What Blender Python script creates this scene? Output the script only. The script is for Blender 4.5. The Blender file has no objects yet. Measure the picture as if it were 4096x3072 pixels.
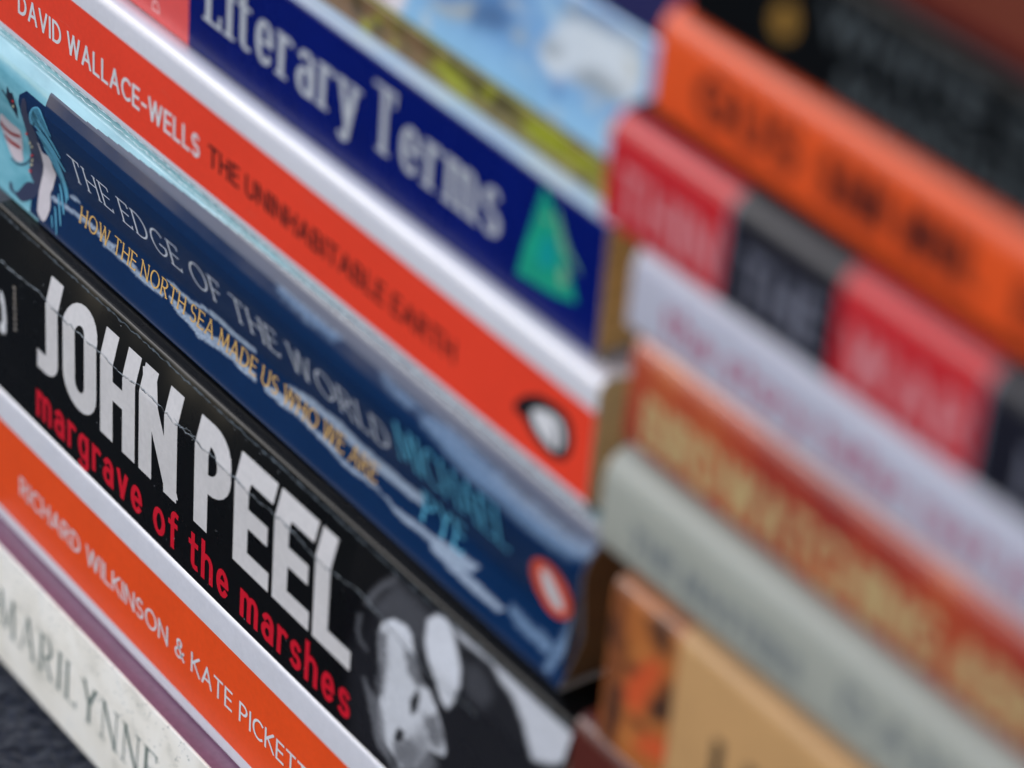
import bpy, bmesh, math, random, bisect
from mathutils import Vector, Matrix, noise

# ------------------------------------------------------------------ camera, light, exposure
scene = bpy.context.scene
cam_data = bpy.data.cameras.new('camera'); cam = bpy.data.objects.new('camera', cam_data)
scene.collection.objects.link(cam); scene.camera = cam
CAM_ROT = [[0.591556, -0.4745, 0.651852], [0.802785, 0.271613, -0.530814], [0.07482, 0.837303, 0.541596]]
CAM_LOC = [285.39, -250.33, 431.59]      # millimetres
cam.matrix_world = Matrix.Translation(Vector((CAM_LOC[0], CAM_LOC[1], CAM_LOC[2]-12))*.001) @ Matrix(CAM_ROT).to_4x4()
cam_data.sensor_width = 36; cam_data.lens = 105
cam_data.clip_start = .01; cam_data.clip_end = 200
cam_data.dof.use_dof = True; cam_data.dof.focus_distance = .581; cam_data.dof.aperture_fstop = 6.9; cam_data.dof.aperture_blades = 0

world = bpy.data.worlds.new('World'); scene.world = world; world.use_nodes = True
wn = world.node_tree.nodes; bg = wn['Background']
sky_tex = wn.new('ShaderNodeTexSky'); sky_tex.sky_type = 'NISHITA'; sky_tex.sun_disc = False
SUN_EL, SUN_AZ = math.radians(33), math.radians(231)
sky_tex.sun_elevation = SUN_EL; sky_tex.sun_rotation = SUN_AZ
sky_tex.air_density = 1.0; sky_tex.dust_density = 1.0; sky_tex.ozone_density = 1.0
world.node_tree.links.new(sky_tex.outputs[0], bg.inputs[0]); bg.inputs[1].default_value = .145
sun_data = bpy.data.lights.new('sun', 'SUN'); sun = bpy.data.objects.new('sun', sun_data); scene.collection.objects.link(sun)
sun_data.energy = .84; sun_data.angle = math.radians(22); sun_data.color = (1, .975, .95)
# the sky texture's sun stands at azimuth SUN_AZ measured from +Y towards +X
sun_dir = Vector((math.sin(SUN_AZ)*math.cos(SUN_EL), math.cos(SUN_AZ)*math.cos(SUN_EL), math.sin(SUN_EL)))
sun.rotation_euler = sun_dir.to_track_quat('Z', 'Y').to_euler()
vs = scene.view_settings
vs.view_transform = 'Standard'; vs.look = 'None'; vs.exposure = 0.5; vs.gamma = 1; vs.use_curve_mapping = False

def fillet(points, n=7):
    """points: (y, z, radius) corners of an open outline; returns the outline with its corners rounded"""
    out = []
    for i, (y, z, r) in enumerate(points):
        if r <= 0 or i in (0, len(points)-1):
            out.append((y, z)); continue
        (ya, za), (yb, zb) = points[i-1][:2], points[i+1][:2]
        ux, uz = ya-y, za-z; l1 = math.hypot(ux, uz); ux /= l1; uz /= l1
        vx, vz = yb-y, zb-z; l2 = math.hypot(vx, vz); vx /= l2; vz /= l2
        ang = math.acos(max(-1, min(1, ux*vx+uz*vz)))
        if ang > math.pi-1e-3: out.append((y, z)); continue
        t = r/math.tan(ang/2); t = min(t, l1*.49, l2*.49); r = t*math.tan(ang/2)
        bx, bz = ux+vx, uz+vz; bl = math.hypot(bx, bz); bx /= bl; bz /= bl
        cx, cz = y+bx*r/math.sin(ang/2), z+bz*r/math.sin(ang/2)
        a0 = math.atan2(z+uz*t-cz, y+ux*t-cx); a1 = math.atan2(z+vz*t-cz, y+vx*t-cx)
        d = (a1-a0+math.pi) % (2*math.pi)-math.pi
        for k in range(n+1):
            a = a0+d*k/n
            out.append((cx+r*math.cos(a), cz+r*math.sin(a)))
    return out
DEEP = 128.0
# book -> outline corners (y into the shelf, z up, corner radius), millimetres, from the back board round the spine to the front board
PROFILE = {
 'cream':   [(DEEP-6, 12, 0), (-6.3, 12, 1.2), (-5, 42.6, .35), (DEEP-6, 42.6, 0)],
 'orange':  [(DEEP, 42.7, 0), (0, 42.7, .8), (0, 77.2, 1.3), (DEEP, 77.2, 0)],
 'black':   [(DEEP, 77.3, 0), (0, 77.3, .7), (0, 109.75, 3), (2.6, 120.4, .9), (DEEP, 120.4, 0)],
 'navy': [(DEEP+4, 120.3, 0), (5.2, 120.3, 1), (7.2, 132.5, 10), (-.2, 159.1, 9.5), (DEEP+4, 159.1, 0)],
 'red': [(DEEP+4, 159.2, 0), (4.8, 159.2, .6), (4.8, 184.2, 5.0), (10.5, 182.9, 2.5), (DEEP+4, 183.2, 0)],
 'blue': [(DEEP+8, 183.5, 0), (8.2, 183.5, .7), (8.2, 207.5, .5), (DEEP+8, 207.5, 0)],
 'olive':   [(DEEP+12, 207.6, 0), (12.2, 207.6, .4), (12.2, 213.9, .5), (DEEP+12, 213.9, 0)],
 'sky':     [(DEEP+13, 214.0, 0), (13, 214.0, .5), (13, 237.9, 1.5), (DEEP+13, 237.9, 0)],
 'darknavy':[(DEEP+13, 238.0, 0), (13, 238.0, .5), (13, 259, 1), (DEEP+13, 259, 0)],
 # right-hand stack
 'maroon':  [(DEEP, 92, 0), (0, 92, 1), (0, 125.2, 3.2), (DEEP, 125.2, 0)],
 'tan':     [(DEEP, 125.3, 0), (0, 125.3, .6), (0, 157.4, 2.6), (DEEP, 157.4, 0)],
 'grey':    [(DEEP, 157.6, 0), (11, 157.6, .8), (9, 159.8, .8), (-1.3, 159.4, 6), (-1.3, 179.0, 8), (9, 178.6, .8), (11, 181.3, .8), (DEEP, 181.3, 0)],
 'mosaic':  [(DEEP, 181.5, 0), (0, 181.5, 1.2), (0, 200.6, 4.2), (DEEP, 200.6, 0)],
 'silver':  [(DEEP, 200.7, 0), (0, 200.7, 1), (0, 214.9, 4), (DEEP, 214.9, 0)],
 'panel':   [(DEEP, 215.0, 0), (0, 215.0, .6), (0, 233.2, 4.4), (DEEP, 233.2, 0)],
 'fire':    [(DEEP+3, 233.3, 0), (3, 233.3, 3.0), (3, 251.0, 4.4), (DEEP+3, 251.0, 0)],
 'coal':    [(DEEP+4, 251.1, 0), (3.8, 251.1, 1), (3.8, 269.4, 2.2), (DEEP+4, 269.4, 0)],
 'brick':   [(DEEP+4, 269.5, 0), (4.4, 269.5, 1.5), (4.4, 289, 2), (DEEP+4, 289, 0)],
}
OUT = {k: fillet(v) for k, v in PROFILE.items()}

# printed shapes: outlines on the spines, (millimetres along, millimetres round the board)
ART = {
 'navy_hull': [[(-187.23,156.6),(-185.75,156.15),(-186.49,152.12),(-185.51,149.49),(-184.85,146.68),(-185.88,142.37),(-186.87,138.99),(-187.24,135.43),(-188.15,132.69),(-189.96,134.13),(-192.02,135.07),(-192.5,137.02),(-191.71,140.1),(-190.45,143.98),(-190.22,146.71),(-189.69,150.44),(-188.7,153.79)]],
 'navy_boat': [[(-199.23,130.22),(-197.97,130.04),(-197.45,128.99),(-195.7,128.79),(-192.61,133.38),(-188.58,134.28),(-187.27,134.65),(-187.9,131.78),(-192.65,128.19),(-194.51,127.94),(-196.56,128.38),(-198.67,128.14)]],
 'navy_cliff': [[(-185.93,146.39),(-185.11,145.53),(-184.95,143.74),(-182.48,144.5),(-180.86,144.51),(-181.53,142.69),(-181.26,141.39),(-180.68,140.69),(-182.31,137.8),(-182.53,136.16),(-183.31,134.76),(-182.36,132.15),(-183.05,129.51),(-184.19,127.67),(-187.04,128.59),(-187.39,130.74),(-187.5,133.77),(-187.03,137.07),(-186.29,140.11),(-185.59,143.39)]],
 'navy_mast': [[(-196.89,153.97),(-195.74,153.85),(-195.05,152.8),(-193.68,156.05),(-193.12,154.71),(-191.8,155.22),(-191.52,153.76),(-191.28,151.9),(-192.69,148.29),(-193.4,149.64),(-194.31,150.6),(-195.02,151.96),(-195.93,152.91)]],
 'navy_sail': [[(-201.77,145.56),(-199.28,144.83),(-195.92,144.85),(-193.15,145.16),(-194.26,141.65),(-195.74,138.08),(-194.64,136.52),(-197.42,135.21),(-199.44,135.55),(-201.14,136.56),(-203.17,138.48),(-204.17,141.08)]],
 'navy_sailred': [[(-203.3,142.71),(-201.46,141.63),(-198.52,141.72),(-193.98,143.55),(-194.61,142.34),(-199.15,140.51),(-202.41,140.25),(-204.17,141.08)],[(-203.46,139.43),(-200.69,138.88),(-195.92,139.61),(-196.18,138.53),(-200.55,137.88),(-202.95,138.32)]],
 'navy_sailline': [[(-199.87,135.35),(-197.36,134.99),(-194.74,135.96),(-192.65,138.0),(-191.54,139.91),(-191.03,140.03),(-192.41,137.58),(-194.63,135.55),(-197.48,134.54),(-199.99,134.91)]],
 'navy_wave': [[(-184.96,151.15),(-184.84,152.99),(-183.56,155.13),(-182.05,156.49),(-180.83,156.82),(-179.41,155.64),(-178.07,153.67),(-177.33,151.81),(-176.95,152.08),(-177.64,153.96),(-178.86,156.02),(-180.43,157.19),(-182.25,156.77),(-184.3,154.99),(-186.1,152.32),(-186.43,150.22)],[(-182.34,153.6),(-180.04,151.72),(-177.75,149.83),(-175.85,147.16),(-175.21,147.64),(-176.99,150.41),(-179.15,152.4),(-181.55,154.22)],[(-184.57,150.99),(-181.03,149.75),(-178.09,147.35),(-176.74,144.93),(-175.36,143.97),(-174.73,144.47),(-176.01,145.5),(-177.26,147.99),(-180.12,150.48),(-183.58,151.8)],[(-184.78,149.29),(-181.03,148.02),(-178.49,144.83),(-177.86,141.44),(-177.44,138.88),(-176.63,136.44),(-176.15,136.72),(-176.76,139.3),(-176.91,142.1),(-177.48,145.58),(-179.97,148.86),(-183.67,150.2)],[(-183.3,146.23),(-180.59,144.25),(-178.71,141.55),(-178.18,138.51),(-177.06,135.48),(-176.58,135.74),(-177.54,138.9),(-177.79,142.21),(-179.63,145.0),(-182.28,147.04)],[(-180.33,138.49),(-179.06,135.77),(-177.31,132.82),(-176.72,133.13),(-178.45,136.11),(-179.53,138.96)],[(-180.51,136.1),(-179.22,133.16),(-177.87,130.0),(-177.36,130.26),(-178.69,133.44),(-179.94,136.4)],[(-181.06,133.03),(-179.81,130.32),(-178.76,127.51),(-178.35,127.72),(-179.32,130.58),(-180.5,133.33)],[(-181.76,130.64),(-180.52,128.17),(-180.2,128.35),(-181.27,130.91)]],
 'navy_dots': [[(-192.73,153.26),(-191.56,153.79),(-191.88,152.9),(-193.13,152.3)],[(-191.55,140.01),(-190.35,140.59),(-190.62,139.71),(-191.71,139.21)],[(-192.39,135.9),(-191.53,136.25),(-191.29,135.7),(-192.14,135.35)],[(-190.61,146.04),(-189.36,146.65),(-189.76,145.68),(-191.02,145.07)]],
 'navy_dotsw': [[(-189.99,142.94),(-188.85,143.53),(-189.28,142.69),(-190.43,142.1)],[(-191.69,138.62),(-190.75,139.06),(-190.86,138.45),(-191.74,138.04)],[(-192.02,137.41),(-191.18,137.79),(-191.15,137.26),(-191.96,136.89)],[(-193.27,151.61),(-192.12,152.17),(-192.55,151.35),(-193.7,150.78)],[(-190.25,143.83),(-189.1,144.41),(-189.53,143.57),(-190.68,142.98)]],
 'navy_foam': [[(-183.25,133.82),(-180.07,134.08),(-176.47,134.42),(-172.02,134.82),(-168.03,135.02),(-164.97,135.05),(-161.64,134.41),(-157.67,134.84),(-157.09,135.88),(-160.85,135.45),(-164.12,136.07),(-167.34,136.03),(-171.39,135.81),(-175.87,135.4),(-179.47,135.05),(-182.65,134.78)],[(-176.08,137.75),(-174.43,138.72),(-172.55,139.01),(-171.51,138.35),(-172.66,137.9),(-174.48,137.64)],[(-161.53,134.63),(-156.97,134.59),(-152.99,134.8),(-150.52,135.54),(-147.62,134.71),(-144.1,134.72),(-141.05,134.76),(-138.08,135.02),(-139.08,134.0),(-141.99,133.52),(-145.5,133.5),(-148.59,133.46),(-151.43,134.06),(-154.95,133.82),(-158.62,134.02),(-161.73,133.76)],[(-138.3,138.22),(-135.69,138.56),(-132.29,138.29),(-128.04,138.49),(-124.11,139.62),(-120.59,140.28),(-116.9,140.23),(-112.54,139.76),(-109.23,140.07),(-105.92,140.12),(-106.16,138.9),(-110.28,138.65),(-113.95,138.42),(-118.03,138.76),(-121.34,138.76),(-124.68,138.49),(-128.04,137.72),(-131.8,137.26),(-135.68,137.52)],[(-136.89,135.38),(-133.46,135.39),(-130.35,134.99),(-126.54,134.98),(-122.75,134.96),(-118.29,135.33),(-113.81,135.48),(-109.6,135.01),(-105.41,134.8),(-105.02,133.53),(-109.42,133.12),(-113.64,133.58),(-117.71,133.4),(-122.04,132.59),(-125.76,132.38),(-129.4,133.22),(-133.31,133.45),(-136.13,134.26)],[(-102.84,134.25),(-99.18,135.26),(-93.77,135.54),(-90.66,135.55),(-84.97,134.58),(-79.6,134.45),(-76.27,133.44),(-71.83,133.57),(-66.76,133.85),(-62.29,133.57),(-58.24,133.31),(-53.05,133.77),(-48.86,133.89),(-43.92,134.73),(-38.98,135.36),(-33.98,135.59),(-36.39,132.73),(-41.49,132.65),(-46.68,132.59),(-51.86,132.33),(-57.05,131.87),(-61.42,133.12),(-66.56,133.24),(-71.57,132.75),(-76.0,132.62),(-80.75,133.31),(-86.2,133.65),(-90.93,133.93),(-96.98,133.27),(-101.77,133.35)],[(-95.12,138.26),(-89.55,139.71),(-85.59,140.27),(-82.64,139.93),(-77.9,140.77),(-74.03,139.95),(-69.33,139.44),(-64.94,139.58),(-60.59,139.73),(-55.99,139.53),(-51.7,139.96),(-52.06,137.45),(-55.87,137.09),(-60.5,137.01),(-65.49,136.74),(-69.16,136.78),(-73.29,137.07),(-77.48,137.6),(-82.03,137.95),(-86.59,137.83),(-91.17,137.47)],[(-48.28,133.0),(-40.62,132.9),(-33.02,132.57),(-24.91,132.28),(-26.41,130.87),(-33.68,130.56),(-41.99,130.83),(-47.04,131.37)]],
 'navy_edgefoam': [[(-50.78,160.17),(-44.04,161.22),(-37.21,161.04),(-30.33,160.51),(-23.78,160.32),(-17.34,160.13),(-11.21,160.26),(-6.07,161.58),(-2.74,162.57),(-2.58,161.06),(-6.41,158.36),(-10.78,156.58),(-16.88,155.99),(-23.25,155.73),(-28.44,156.28),(-33.62,155.93),(-39.02,156.44),(-44.75,157.69),(-48.34,158.39)],[(-63.18,161.08),(-55.83,160.55),(-51.49,160.23),(-53.54,159.11),(-59.37,159.53)],[(-95.87,161.45),(-83.62,161.25),(-74.82,161.27),(-76.72,159.8),(-85.35,159.42),(-94.86,160.08)]],
 'blk_face': [[(-52.29,159.12),(-49.72,161.5),(-46.21,162.48),(-43.72,161.65),(-41.87,158.91),(-40.87,156.0),(-39.68,154.75),(-37.15,154.17),(-34.78,151.68),(-32.71,148.73),(-31.26,145.06),(-31.75,143.13),(-35.85,141.76),(-37.62,138.09),(-39.46,134.91),(-43.88,131.7),(-47.36,133.48),(-50.37,134.03),(-51.67,136.08),(-51.99,139.62),(-51.67,142.25),(-51.34,146.72),(-52.65,151.09),(-53.1,156.0)]],
 'blk_ear': [[(-41.27,166.51),(-39.49,168.8),(-36.8,169.76),(-34.47,168.39),(-32.1,166.12),(-30.0,163.68),(-29.05,160.75),(-30.38,156.05),(-31.86,153.73),(-33.66,154.28),(-35.74,157.46),(-38.11,159.93),(-40.35,162.81)]],
 'blk_lapel': [[(-37.48,170.49),(-32.69,170.85),(-24.89,171.11),(-18.53,171.3),(-12.05,171.32),(-6.12,171.19),(-0.17,170.95),(1.92,170.05),(0.74,165.15),(-3.42,161.7),(-7.83,159.82),(-12.33,164.3),(-16.69,167.03),(-19.64,167.45),(-23.67,169.06),(-27.52,168.67),(-31.44,168.34),(-35.26,169.24)]],
 'navy_endfoam': [[(-4.56,163.4),(-2.77,164.63),(0.92,158.9),(-2.87,147.19),(-7.61,134.48),(-9.54,126.89),(-11.11,128.51),(-10.58,132.1),(-9.2,140.65),(-3.28,152.84),(-2.23,159.15)],[(-24.92,134.61),(-21.53,133.93),(-17.54,133.67),(-13.72,133.79),(-10.77,133.37),(-11.54,131.21),(-16.03,131.19),(-20.69,131.49),(-23.69,132.58)]],
 'blk_hairline': [[(-56.23,160.03),(-55.6,162.53),(-53.85,165.44),(-51.03,168.6),(-51.91,169.0),(-54.94,165.74),(-57.03,162.45),(-57.98,159.59)],[(-59.65,156.14),(-60.02,152.69),(-58.94,150.39),(-56.53,149.88),(-56.0,150.56),(-58.14,151.19),(-58.94,153.41),(-58.39,156.82)],[(-57.32,142.99),(-55.54,141.0),(-53.76,138.8),(-52.76,134.97),(-51.24,136.19),(-52.41,139.98),(-54.37,142.14),(-56.28,144.0)]],
 'blk_brow': [[(-42.57,148.06),(-40.81,151.9),(-39.71,151.62),(-40.06,147.99),(-41.92,145.1)],[(-46.58,137.0),(-45.4,139.99),(-43.63,140.45),(-43.43,138.45),(-45.43,136.48)],[(-37.0,139.07),(-33.72,141.71),(-31.0,142.62),(-31.49,140.7),(-36.44,137.1)]],
 'blk_cheek': [[(-56.58,143.12),(-54.45,142.19),(-51.85,142.13),(-50.14,139.58),(-48.98,135.03),(-46.29,129.94),(-51.66,131.75),(-53.52,135.86),(-55.37,139.94)]],
 'blk_tab': [[(-118.38,172.38),(-117.11,173.96),(-111.57,174.63),(-103.16,174.45),(-95.63,174.24),(-97.99,173.21),(-104.18,172.05),(-111.66,171.61),(-115.59,171.48)]],
 'blk_tone': [[(-53.51,156.5),(-50.36,157.83),(-50.02,150.26),(-50.46,143.09),(-52.77,144.15),(-52.65,151.09)],[(-46.79,135.25),(-41.79,140.16),(-38.08,139.09),(-41.5,133.53),(-45.74,131.94)],[(-45.3,157.62),(-41.49,158.65),(-38.21,154.21),(-40.52,152.61),(-43.46,153.44)],[(-38.65,148.19),(-34.65,150.48),(-31.85,147.25),(-32.46,143.14),(-36.39,143.49)],[(-40.39,166.11),(-38.75,167.13),(-36.03,164.11),(-35.68,160.05),(-38.59,162.01)]],
 'blk_shade': [[(-55.78,160.41),(-51.15,168.05),(-44.79,168.13),(-41.13,167.78),(-41.0,164.31),(-39.84,159.77),(-42.23,160.68),(-44.32,162.23),(-49.16,161.85),(-52.33,159.61)],[(-30.06,164.59),(-26.2,166.58),(-22.88,165.9),(-20.63,163.85),(-22.16,160.5),(-26.41,160.09)]],
 'blk_crack': [[(-193.08,160.28),(-177.36,161.29),(-169.73,160.45),(-153.51,160.54),(-143.41,160.22),(-136.92,160.94),(-130.36,161.22),(-123.66,160.51),(-115.28,160.8),(-104.82,160.46),(-94.54,160.35),(-84.41,160.8),(-70.52,159.69),(-59.61,160.79),(-51.99,159.86),(-38.23,157.82),(-23.79,158.14)]],
 'blk_logo': [[(-193.26,153.45),(-191.5,152.36),(-190.68,147.13),(-191.03,142.93),(-193.67,142.63),(-193.58,144.98),(-192.36,145.07),(-192.4,149.61),(-193.39,150.22)]],
 'tri': [[(-28.42,150.91),(-26.29,148.51),(-17.94,134.86),(-23.24,133.3),(-29.27,132.66),(-33.42,132.2),(-32.49,136.54)]],
 'tri_core': [[(-27.23,143.04),(-24.54,142.75),(-23.44,139.12),(-25.54,136.76),(-28.54,136.46),(-28.39,139.93)]],
 'tri_tan': [[(-25.59,149.08),(-23.83,147.08),(-21.49,143.09),(-17.51,140.15),(-18.67,139.97),(-21.27,141.54),(-22.77,141.59),(-24.48,145.3)],[(-23.0,138.96),(-21.33,139.83),(-20.36,137.19),(-21.64,135.66),(-22.87,135.85)],[(-27.86,145.88),(-26.7,146.25),(-26.38,144.96),(-27.53,144.58)]],
 'peng_blk': [[(-26.35,136.57),(-24.45,138.88),(-21.0,140.96),(-18.3,141.4),(-15.0,141.76),(-12.43,140.62),(-11.33,137.09),(-12.12,134.18),(-13.96,132.08),(-16.67,131.7),(-19.5,132.04),(-22.46,133.22),(-24.22,134.67),(-26.13,134.9)]],
 'peng_wht': [[(-23.72,138.07),(-19.93,139.81),(-16.64,140.38),(-13.82,139.81),(-12.56,137.25),(-13.08,134.5),(-14.69,132.88),(-17.16,132.98),(-20.04,133.74),(-22.37,134.85),(-23.48,136.21)]],
 'peng_beak': [[(-26.88,135.82),(-25.81,137.32),(-24.2,136.91),(-25.17,134.78),(-26.43,134.73)]],
 'sky_white': [[(-39.0,138.0),(-37.22,140.43),(-35.28,144.06),(-32.55,146.64),(-29.38,148.25),(-26.69,148.29),(-24.05,148.54),(-20.14,148.92),(-15.03,149.62),(-13.73,147.52),(-13.39,143.4),(-14.58,140.58),(-16.97,139.01),(-21.76,137.71),(-25.14,137.76),(-28.43,136.95),(-30.23,137.52),(-33.69,135.01),(-36.57,135.58)]],
 'sky_shade': [[(-37.22,140.43),(-33.53,141.38),(-33.02,140.21),(-35.22,138.53),(-37.65,138.37)],[(-30.23,137.52),(-28.17,139.85),(-24.29,141.15),(-20.9,140.86),(-17.54,140.58),(-18.58,138.72),(-21.76,137.71),(-26.45,137.39)],[(-32.47,148.49),(-26.91,149.77),(-21.67,150.26),(-15.37,150.79),(-15.03,149.62),(-21.41,148.58),(-27.98,147.95),(-33.19,146.35)]],
 'sky_slate': [[(-55.7,138.92),(-50.14,141.32),(-46.79,140.43),(-46.22,138.79),(-50.28,136.53),(-55.95,134.75),(-57.55,135.73)]],
 'sky_beige': [[(-67.91,133.65),(-55.7,138.92),(-57.15,135.43),(-59.61,134.11),(-63.28,133.23),(-67.1,133.27)],[(-45.8,138.27),(-42.78,139.84),(-42.19,137.99),(-44.52,136.71)]],
 'sky_left': [[(-83.19,129.29),(-74.05,133.2),(-71.76,129.78)]],
 'olv_green': [[(-65.73,130.01),(-62.14,132.37),(-57.5,131.53),(-54.02,130.67),(-54.16,128.65),(-59.45,128.67),(-65.66,129.3)],[(-41.37,132.42),(-34.91,133.77),(-28.09,133.93),(-22.5,133.04),(-20.77,130.56),(-23.42,129.97),(-28.96,129.91),(-35.96,129.42),(-41.08,130.14)]],
 'olv_dark': [[(-61.44,132.93),(-54.85,133.71),(-47.45,133.7),(-41.49,133.33),(-41.17,130.82),(-47.68,130.44),(-53.61,130.37),(-58.27,131.67)],[(-38.21,132.94),(-33.24,133.85),(-22.66,133.66),(-22.31,131.71),(-29.28,132.15)]],
 'olv_brown': [[(-93.95,131.87),(-81.73,132.36),(-69.9,132.84),(-69.57,129.52),(-76.65,129.35),(-93.68,128.44)]],
 'tan_dark': [[(17.59,157.81),(19.75,158.81),(22.06,156.75),(22.08,153.81),(19.38,153.1),(17.19,154.97)],[(21.85,149.54),(23.33,149.06),(24.63,141.25),(22.17,141.81),(19.71,139.3),(18.35,141.8),(20.65,145.31)],[(6.31,153.76),(9.04,151.8),(9.28,147.04),(7.14,148.26)],[(11.97,145.43),(13.62,147.31),(15.14,146.83),(13.17,143.96)],[(9.27,137.41),(10.89,139.7),(12.48,135.76),(10.79,130.63)]],
 'tan_orange': [[(13.17,143.96),(17.03,150.01),(20.13,151.37),(20.94,149.29),(18.88,144.46),(17.64,140.16),(15.13,137.62),(12.88,139.53)],[(16.01,132.01),(19.18,136.61),(24.6,138.55),(27.12,137.66),(25.34,134.09),(19.85,132.41)]],
 'tan_letter': [[(35.42,148.54),(37.42,149.96),(38.94,143.99),(36.62,143.02)]],
}

MM = .001
GROUND = 12.0            # height of the table in the millimetre frame used below
C = bpy.context.scene.collection
UZ = Vector((0, 0, 1))

# ------------------------------------------------------------------ materials
def rgb(r, g, b):
    """sRGB 0-255 to linear"""
    return tuple(((c/255)/12.92 if c/255 <= .04045 else ((c/255+.055)/1.055)**2.4) for c in (r, g, b))

MATS = {}
def paper(name, col, rough=.27, coat=.05, vary=.05, bump=.05, scale=900, grain=1.0, spec=.24, attr=None):
    """printed, laminated board: slight mottling, faint surface tooth"""
    if name in MATS: return MATS[name]
    m = bpy.data.materials.new(name); m.use_nodes = True
    nt = m.node_tree; n = nt.nodes; b = n['Principled BSDF']
    tc = n.new('ShaderNodeTexCoord')
    nz = n.new('ShaderNodeTexNoise'); nz.inputs['Scale'].default_value = 70; nz.inputs['Detail'].default_value = 6
    nf = n.new('ShaderNodeTexNoise'); nf.inputs['Scale'].default_value = scale; nf.inputs['Detail'].default_value = 3
    nt.links.new(tc.outputs['Object'], nz.inputs['Vector']); nt.links.new(tc.outputs['Object'], nf.inputs['Vector'])
    ad = n.new('ShaderNodeMath'); ad.operation = 'ADD'
    nt.links.new(nz.outputs['Fac'], ad.inputs[0]); nt.links.new(nf.outputs['Fac'], ad.inputs[1])
    mr = n.new('ShaderNodeMapRange'); mr.inputs['From Min'].default_value = .7; mr.inputs['From Max'].default_value = 1.3
    mr.inputs['To Min'].default_value = 1-vary*grain; mr.inputs['To Max'].default_value = 1+vary*grain
    nt.links.new(ad.outputs[0], mr.inputs['Value'])
    mx = n.new('ShaderNodeMix'); mx.data_type = 'RGBA'; mx.blend_type = 'MULTIPLY'; mx.inputs['Factor'].default_value = 1
    mx.inputs['A'].default_value = (*col, 1)
    if attr:
        at = n.new('ShaderNodeAttribute'); at.attribute_name = attr; nt.links.new(at.outputs['Color'], mx.inputs['A'])
    cb = n.new('ShaderNodeCombineColor')
    for i in range(3): nt.links.new(mr.outputs[0], cb.inputs[i])
    nt.links.new(cb.outputs[0], mx.inputs['B'])
    nt.links.new(mx.outputs['Result'], b.inputs['Base Color'])
    rr = n.new('ShaderNodeMapRange'); rr.inputs['To Min'].default_value = rough-.06; rr.inputs['To Max'].default_value = rough+.08
    nt.links.new(nz.outputs['Fac'], rr.inputs['Value']); nt.links.new(rr.outputs[0], b.inputs['Roughness'])
    bp = n.new('ShaderNodeBump'); bp.inputs['Strength'].default_value = bump; bp.inputs['Distance'].default_value = .0002
    nt.links.new(nf.outputs['Fac'], bp.inputs['Height']); nt.links.new(bp.outputs[0], b.inputs['Normal'])
    b.inputs['Specular IOR Level'].default_value = spec
    b.inputs['Coat Weight'].default_value = coat; b.inputs['Coat Roughness'].default_value = max(.08, rough-.12)
    MATS[name] = m
    return m

def pages(name, col):
    """edges of a block of paper: fine irregular leaves one on another"""
    if name in MATS: return MATS[name]
    m = bpy.data.materials.new(name); m.use_nodes = True
    nt = m.node_tree; n = nt.nodes; b = n['Principled BSDF']
    tc = n.new('ShaderNodeTexCoord'); mp = n.new('ShaderNodeMapping'); mp.inputs['Scale'].default_value = (12, 12, 5200)
    nz = n.new('ShaderNodeTexNoise'); nz.inputs['Scale'].default_value = 1; nz.inputs['Detail'].default_value = 4
    nt.links.new(tc.outputs['Object'], mp.inputs['Vector']); nt.links.new(mp.outputs[0], nz.inputs['Vector'])
    cr = n.new('ShaderNodeValToRGB')
    cr.color_ramp.elements[0].position = .3; cr.color_ramp.elements[0].color = (*[c*.55 for c in col], 1)
    cr.color_ramp.elements[1].position = .62; cr.color_ramp.elements[1].color = (*col, 1)
    nt.links.new(nz.outputs['Fac'], cr.inputs[0]); nt.links.new(cr.outputs[0], b.inputs['Base Color'])
    bp = n.new('ShaderNodeBump'); bp.inputs['Strength'].default_value = .5; bp.inputs['Distance'].default_value = .0002
    nt.links.new(nz.outputs['Fac'], bp.inputs['Height']); nt.links.new(bp.outputs[0], b.inputs['Normal'])
    b.inputs['Roughness'].default_value = .85
    MATS[name] = m
    return m

def blotchy(name, stops, scale, rough=.4, coat=.2, stretch=(1, 1, 1), detail=6, distort=.3):
    """printed picture or stained paper: colours from a noise ramp"""
    if name in MATS: return MATS[name]
    m = bpy.data.materials.new(name); m.use_nodes = True
    nt = m.node_tree; n = nt.nodes; b = n['Principled BSDF']
    tc = n.new('ShaderNodeTexCoord'); mp = n.new('ShaderNodeMapping'); mp.inputs['Scale'].default_value = stretch
    nz = n.new('ShaderNodeTexNoise'); nz.inputs['Scale'].default_value = scale; nz.inputs['Detail'].default_value = detail
    nz.inputs['Distortion'].default_value = distort
    nt.links.new(tc.outputs['Object'], mp.inputs['Vector']); nt.links.new(mp.outputs[0], nz.inputs['Vector'])
    cr = n.new('ShaderNodeValToRGB'); e = cr.color_ramp.elements
    for i, (p, c) in enumerate(stops):
        if i > 1: e.new(p)
        e[i].position = p; e[i].color = (*c, 1)
    nt.links.new(nz.outputs['Fac'], cr.inputs[0]); nt.links.new(cr.outputs[0], b.inputs['Base Color'])
    nf = n.new('ShaderNodeTexNoise'); nf.inputs['Scale'].default_value = 900
    nt.links.new(tc.outputs['Object'], nf.inputs['Vector'])
    bp = n.new('ShaderNodeBump'); bp.inputs['Strength'].default_value = .06; bp.inputs['Distance'].default_value = .0002
    nt.links.new(nf.outputs['Fac'], bp.inputs['Height']); nt.links.new(bp.outputs[0], b.inputs['Normal'])
    b.inputs['Roughness'].default_value = rough; b.inputs['Coat Weight'].default_value = coat
    MATS[name] = m
    return m

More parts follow.
